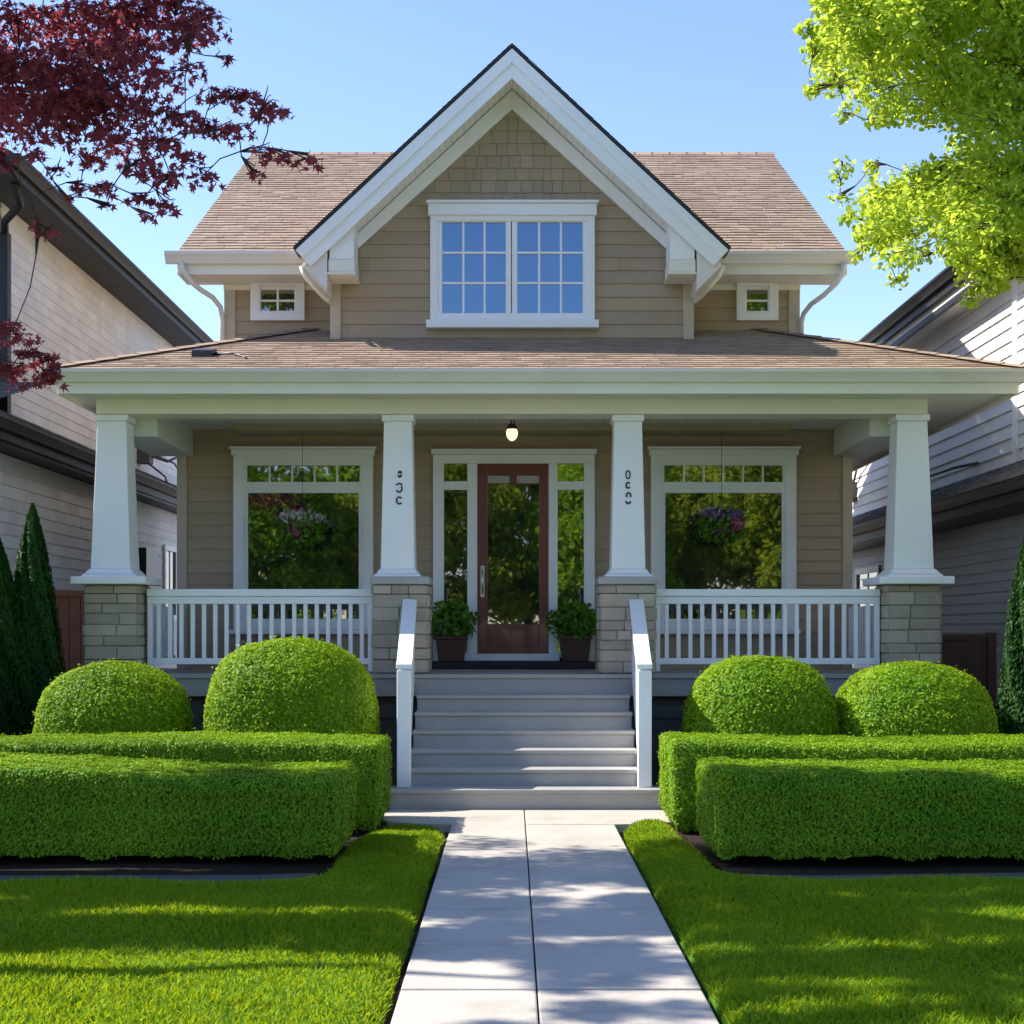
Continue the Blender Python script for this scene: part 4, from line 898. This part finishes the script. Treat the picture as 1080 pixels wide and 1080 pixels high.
def tree(name, base, label, cat, clusters, leaf, size, per, trunk_r, barkm, shape=None, spread=1.0, fold=0., up=0., flat=.5, trunk_to=None, group=None, twig=.012, fork=None, droop=0.):
    """clusters: [(Vector centre, radius)]; limbs are grown to every cluster through the nearest already-built node"""
    root = empty(name, base, label, cat, group); bs = Vector(base); top = (trunk_to or Vector((base[0], base[1], 3)))-bs
    nodes = []; b = MB(); n = 7; pts = []
    for i in range(n+1):
        t = i/n; p = Vector((top.x*t*t+.05*math.sin(t*5), top.y*t*t+.05*math.cos(t*4), -.05+(top.z+.05)*t)); pts.append(p); 
        if t > .4: nodes.append((p, trunk_r*(1-.5*t)))
    b.tube(pts, [trunk_r*(1.35-.35*min(1, 4*i/n))*(1-.5*i/n) for i in range(n+1)], 12); b.build('trunk', barkm, root)
    b = MB(); order = sorted(clusters, key=lambda c: (c[0]-bs-top).length)
    for c, r in order:
        c = c-bs; best = min(nodes, key=lambda q: (q[0]-c).length+(.0 if q[0].z < c.z else .5*(q[0].z-c.z))); p, pr = best; L = (c-p).length
        m = max(3, int(L/.35)); side = Vector((random.uniform(-1, 1), random.uniform(-1, 1), random.uniform(.1, .9)))*L*.13
        pp = []; rs = []; r0 = min(pr*.7, .02+.022*L+twig)
        for i in range(m+1):
            t = i/m; q = p.lerp(c, t)+side*math.sin(t*3.14)+Vector((random.uniform(-1, 1), random.uniform(-1, 1), random.uniform(-1, 1)))*.02*(0 < i < m); pp.append(q); rs.append(r0+(max(.004, twig*.5)-r0)*t)
            if i: nodes.append((q, rs[-1]))
        b.tube(pp, rs, 6)
        for k in range(5):   # twigs inside the cluster
            e = c+Vector((random.gauss(0, 1), random.gauss(0, 1), random.gauss(0, .6))).normalized()*r*random.uniform(.5, .95); mdd = c.lerp(e, .5)+Vector((0, 0, .1*r)); b.tube([pp[-2], mdd, e], .0055 if twig < .02 else .012, 4, r1=.002)
    b.build('branches', barkm, root)
    Ps = []; Ds = []
    for c, r in clusters:
        k = int(per*(r*r)*RNG.uniform(.8, 1.2)); d = norm(RNG.normal(0, 1, (k, 3))); rr = (RNG.uniform(0, 1, k)**.45)
        # sprays: leaves bunch along a few directions
        nd = 9; sp = norm(RNG.normal(0, 1, (nd, 3))); w_ = sp[RNG.integers(0, nd, k)]; d = norm(d*.75+w_*.8)
        off = d*rr[:, None]*np.array([r, r, r*flat]); off[:, 2] -= droop*rr*rr*r
        Ps.append(np.array(c-bs)+off); Ds.append(d*np.array([.5, .5, 1])+np.array([0, 0, .6]))
    P = np.concatenate(Ps); Dn = np.concatenate(Ds); V, k = leaves(P, Dn, size, spread*.6, shape=shape, up=up, fold=fold)
    quadmesh('crown', V, k, leaf, root)
    return root
# red maple, trunk outside on the left
mc = [(20, 20, .45), (75, 15, .5), (130, 12, .42), (185, 5, .34), (40, 70, .5), (100, 60, .46), (150, 45, .28), (195, 28, .20), (222, 18, .2), (165, 80, .22), (200, 70, .14), (0, 110, .5), (60, 110, .36), (110, 110, .34), (150, 112, .26), (185, 120, .22),
      (228, 98, .15), (255, 100, .17), (280, 108, .15), (295, 118, .08), (215, 130, .16), (250, 135, .13), (275, 158, .11), (300, 165, .11), (325, 168, .11), (170, 150, .2), (125, 150, .26), (90, 165, .14), (200, 165, .14), (215, 185, .13), (180, 185, .14), (145, 170, .17), (110, 195, .10), (150, 210, .12), (175, 215, .10), (158, 228, .07), (112, 217, .06), (85, 195, .09), (60, 180, .1),
      (0, 165, .16), (70, 208, .05), (40, 165, .1), (15, 345, .22), (35, 375, .2), (50, 395, .14), (10, 390, .2), (55, 245, .10), (40, 235, .07), (-40, 350, .3), (75, 85, .4), (235, 60, .07), (190, 45, .12), (268, 182, .07), (5, 60, .4)]
cl = []
for i, (px, py, r) in enumerate(mc):
    d = 10+random.uniform(-.9, .9)
    if py > 230: d = 10.3
    cl.append((at(px, py, d), r))
for i in range(36):   # crown beyond the frame
    cl.append((Vector((random.uniform(-6.6, -4.3), random.uniform(8.3, 11.6), random.uniform(5.0, 7.0))), random.uniform(.35, .6)))
for i in range(10): cl.append((at(random.uniform(-60, 200), random.uniform(-150, -20), random.uniform(9.3, 10.8)), random.uniform(.3, .5)))
tree('red_maple', (-5.9, 9.8, 0), 'dark red leaved maple whose branches reach in from the upper left', 'tree', cl, 'maple', .086, 2100, .16, 'darkbark', shape=MSH, spread=1.0, flat=.42, trunk_to=Vector((-5.3, 9.9, 3.2)), fold=.25, twig=.010, droop=.35)
# lime green tree, trunk outside on the right
poly = [(865, -160), (862, 0), (850, 52), (872, 96), (900, 112), (945, 130), (985, 138), (990, 150), (955, 162), (920, 158), (885, 165), (876, 180), (895, 205), (905, 238), (912, 272), (935, 288), (965, 292), (980, 274), (1005, 275), (1020, 300), (1040, 318), (1085, 305), (1150, 300), (1300, 200), (1300, -160)]
cl = []; pa = [(float(a), float(c)) for a, c in poly]
tries = 0
while len(cl) < 430 and tries < 20000:
    tries += 1; p = np.array([[random.uniform(850, 1300), random.uniform(-160, 320)]])
    if not inside(p, pa)[0]: continue
    ed = seg_dist(p, pa)[0]; r = min(.29, ed/1577*12.2*.95)
    if r < .10: 
        if random.random() < .4: continue
        r = .10
    if 940 < p[0][0] < 1000 and 128 < p[0][1] < 158: continue
    cl.append((at(p[0][0]-8, p[0][1]+9, 12.2+random.uniform(-1.2, 1.2)*min(1, r/.2)), r))
for i in range(20): cl.append((Vector((random.uniform(5.9, 7.6), random.uniform(10.5, 14.2), random.uniform(4.0, 7.2))), .5))
tree('lime_tree', (6.4, 12.4, 0), 'bright yellow green tree whose crown fills the upper right', 'tree', cl, 'lime', .054, 4200, .17, 'bark', spread=1.1, flat=.8, trunk_to=Vector((5.9, 12.4, 3.4)), fold=.2, shape=[(0, -.5), (.28, -.15), (.22, .25), (0, .5), (-.22, .25), (-.28, -.15)], twig=.010)

def crown_clusters(c, R, n, r):
    out = []
    for i in range(n):
        d = Vector((random.gauss(0, 1), random.gauss(0, 1), random.gauss(0, 1))).normalized()*random.uniform(.35, 1)**.5; out.append((Vector((c[0]+d.x*R[0], c[1]+d.y*R[1], c[2]+d.z*R[2])), random.uniform(*r)))
    return out
# tall unseen trees on the left, crowns shaped to dapple the lawns and path
def shade_rows(x0, x1, rows, z, r, step, skip, tilt=.03):
    """leaf clusters in rows laid out to cast bands of shade: (y, thickness factor, from, to)"""
    out = []
    for yr, th, f0, f1 in rows:
        x = x0+(x1-x0)*f0; e = x0+(x1-x0)*f1
        while x < e:
            if random.random() > skip:
                rr = random.uniform(*r)*th; out.append((Vector((x, yr+tilt*(x-x0)+.07*math.sin(x*1.7+yr*5)+random.uniform(-.035, .035), z+random.uniform(-.12, .12))), rr))
            x += step*random.uniform(.7, 1.3)
    return out
tree('street_tree', (-9.6, 8.4, 0), 'tall leafy tree out of view far left with a crown laid out to shade the left lawn', 'tree', shade_rows(-10.6, -4.9, ((9.9, 1.3, 0, 1), (9.5, 1.4, 0, 1), (9.02, 1.2, 0, .95), (8.62, 1.15, .2, 1), (8.22, 1.1, 0, .6), (8.06, 1.2, .35, 1), (7.66, .95, 0, 1)), 4.9, (.20, .29), .17, .03), 'far', .09, 3400, .2, 'bark', spread=1.2, flat=.4, trunk_to=Vector((-8.6, 8.5, 4.3)), twig=.02)
tree('street_tree', (-7.9, 6.6, 0), 'tall leafy tree out of view on the left with a crown laid out to dapple the path', 'tree', shade_rows(-7.4, -2.2, ((10.3, 1.1, .1, .8), (9.9, 1.2, .25, 1), (9.45, 1.1, .05, .9), (9.05, 1.0, .2, 1), (8.62, 1.1, .13, .9), (8.22, 1.0, .02, 1), (7.78, 1.1, .15, 1), (7.36, .8, .18, .9), (7.0, .9, .20, .6), (6.7, .7, .06, .5)), 7.0, (.19, .31), .20, .10), 'far', .09, 3400, .2, 'bark', spread=1.2, flat=.4, trunk_to=Vector((-6.9, 7.4, 5.6)), twig=.02)

# trees and shrubs across the street, seen mirrored in the windows
t0 = tree('street_tree', (-9, -19, 0), 'broad green tree across the street mirrored in the left window', 'tree', crown_clusters((-9, -19, 4.9), (3.2, 2.0, 3.9), 70, (.8, 1.2)), 'far', .26, 330, .22, 'bark', spread=1.2, flat=.8, trunk_to=Vector((-9, -19, 3.0)), twig=.04, group='trees across the street')
t1 = tree('street_tree', (-2.5, -20, 0), 'olive green tree across the street mirrored in the door glass', 'tree', crown_clusters((-2.5, -20, 4.9), (3.2, 2.0, 3.8), 66, (.8, 1.2)), 'far2', .26, 330, .2, 'bark', spread=1.2, flat=.8, trunk_to=Vector((-2.5, -20, 2.8)), twig=.04, group='trees across the street')
for src, x, y, rz, lab in ((t0, 3.5, -19.5, 2.0, 'green tree across the street mirrored just right of the door'), (t1, 9.2, -19, 1.0, 'olive tree across the street mirrored in the right window'), (t0, 15.2, -20, 4.0, 'green tree across the street beyond the right window reflection'), (t1, -15.5, -20, 3.0, 'olive tree across the street beyond the left window reflection'), (t1, -12, -25, 2.2, 'olive tree in the back row across the street, leftmost there'), (t0, -5.6, -26, .6, 'green tree in the back row across the street, second from its left end'), (t0, .6, -25.5, 5.0, 'green tree in the middle of the back row across the street'), (t1, 6.6, -26, 4.4, 'olive tree in the back row across the street, second from its right end'), (t0, 12.6, -25, 3.1, 'green tree at the right end of the back row across the street')):
    c = copy_tree(src); c.location = (x, y, 0); c.rotation_euler.z = rz; c['label'] = lab; c.scale.z = 1.25 if y < -24 else 1
def shrub(x, y, r, lab):
    o = leafball((0, 0, r*.7), (r*1.15, r*.8, r), 2600, .16, 'far', 'shrub', lo=-.6); o.location = (x, y, 0); tag(o, lab, 'shrub', 'shrubs across the street'); return o
s0 = shrub(-12, -16.5, 1.2, 'leafy shrub across the street, furthest left')
for i, x in enumerate((-9.2, -6.4, -3.6, -.8, 2.2, 5.2, 8.2, 11.2)):
    c = s0.copy(); COL.objects.link(c); c.location = (x, -16.5+random.uniform(-.3, .3), 0); c.rotation_euler.z = i*1.3; k = random.uniform(.8, 1.15); c.scale = (k, k, k)
    c['label'] = 'leafy shrub across the street, %s from its row\'s left end' % ('second', 'third', 'fourth', 'fifth', 'sixth', 'seventh', 'eighth', 'last')[i]
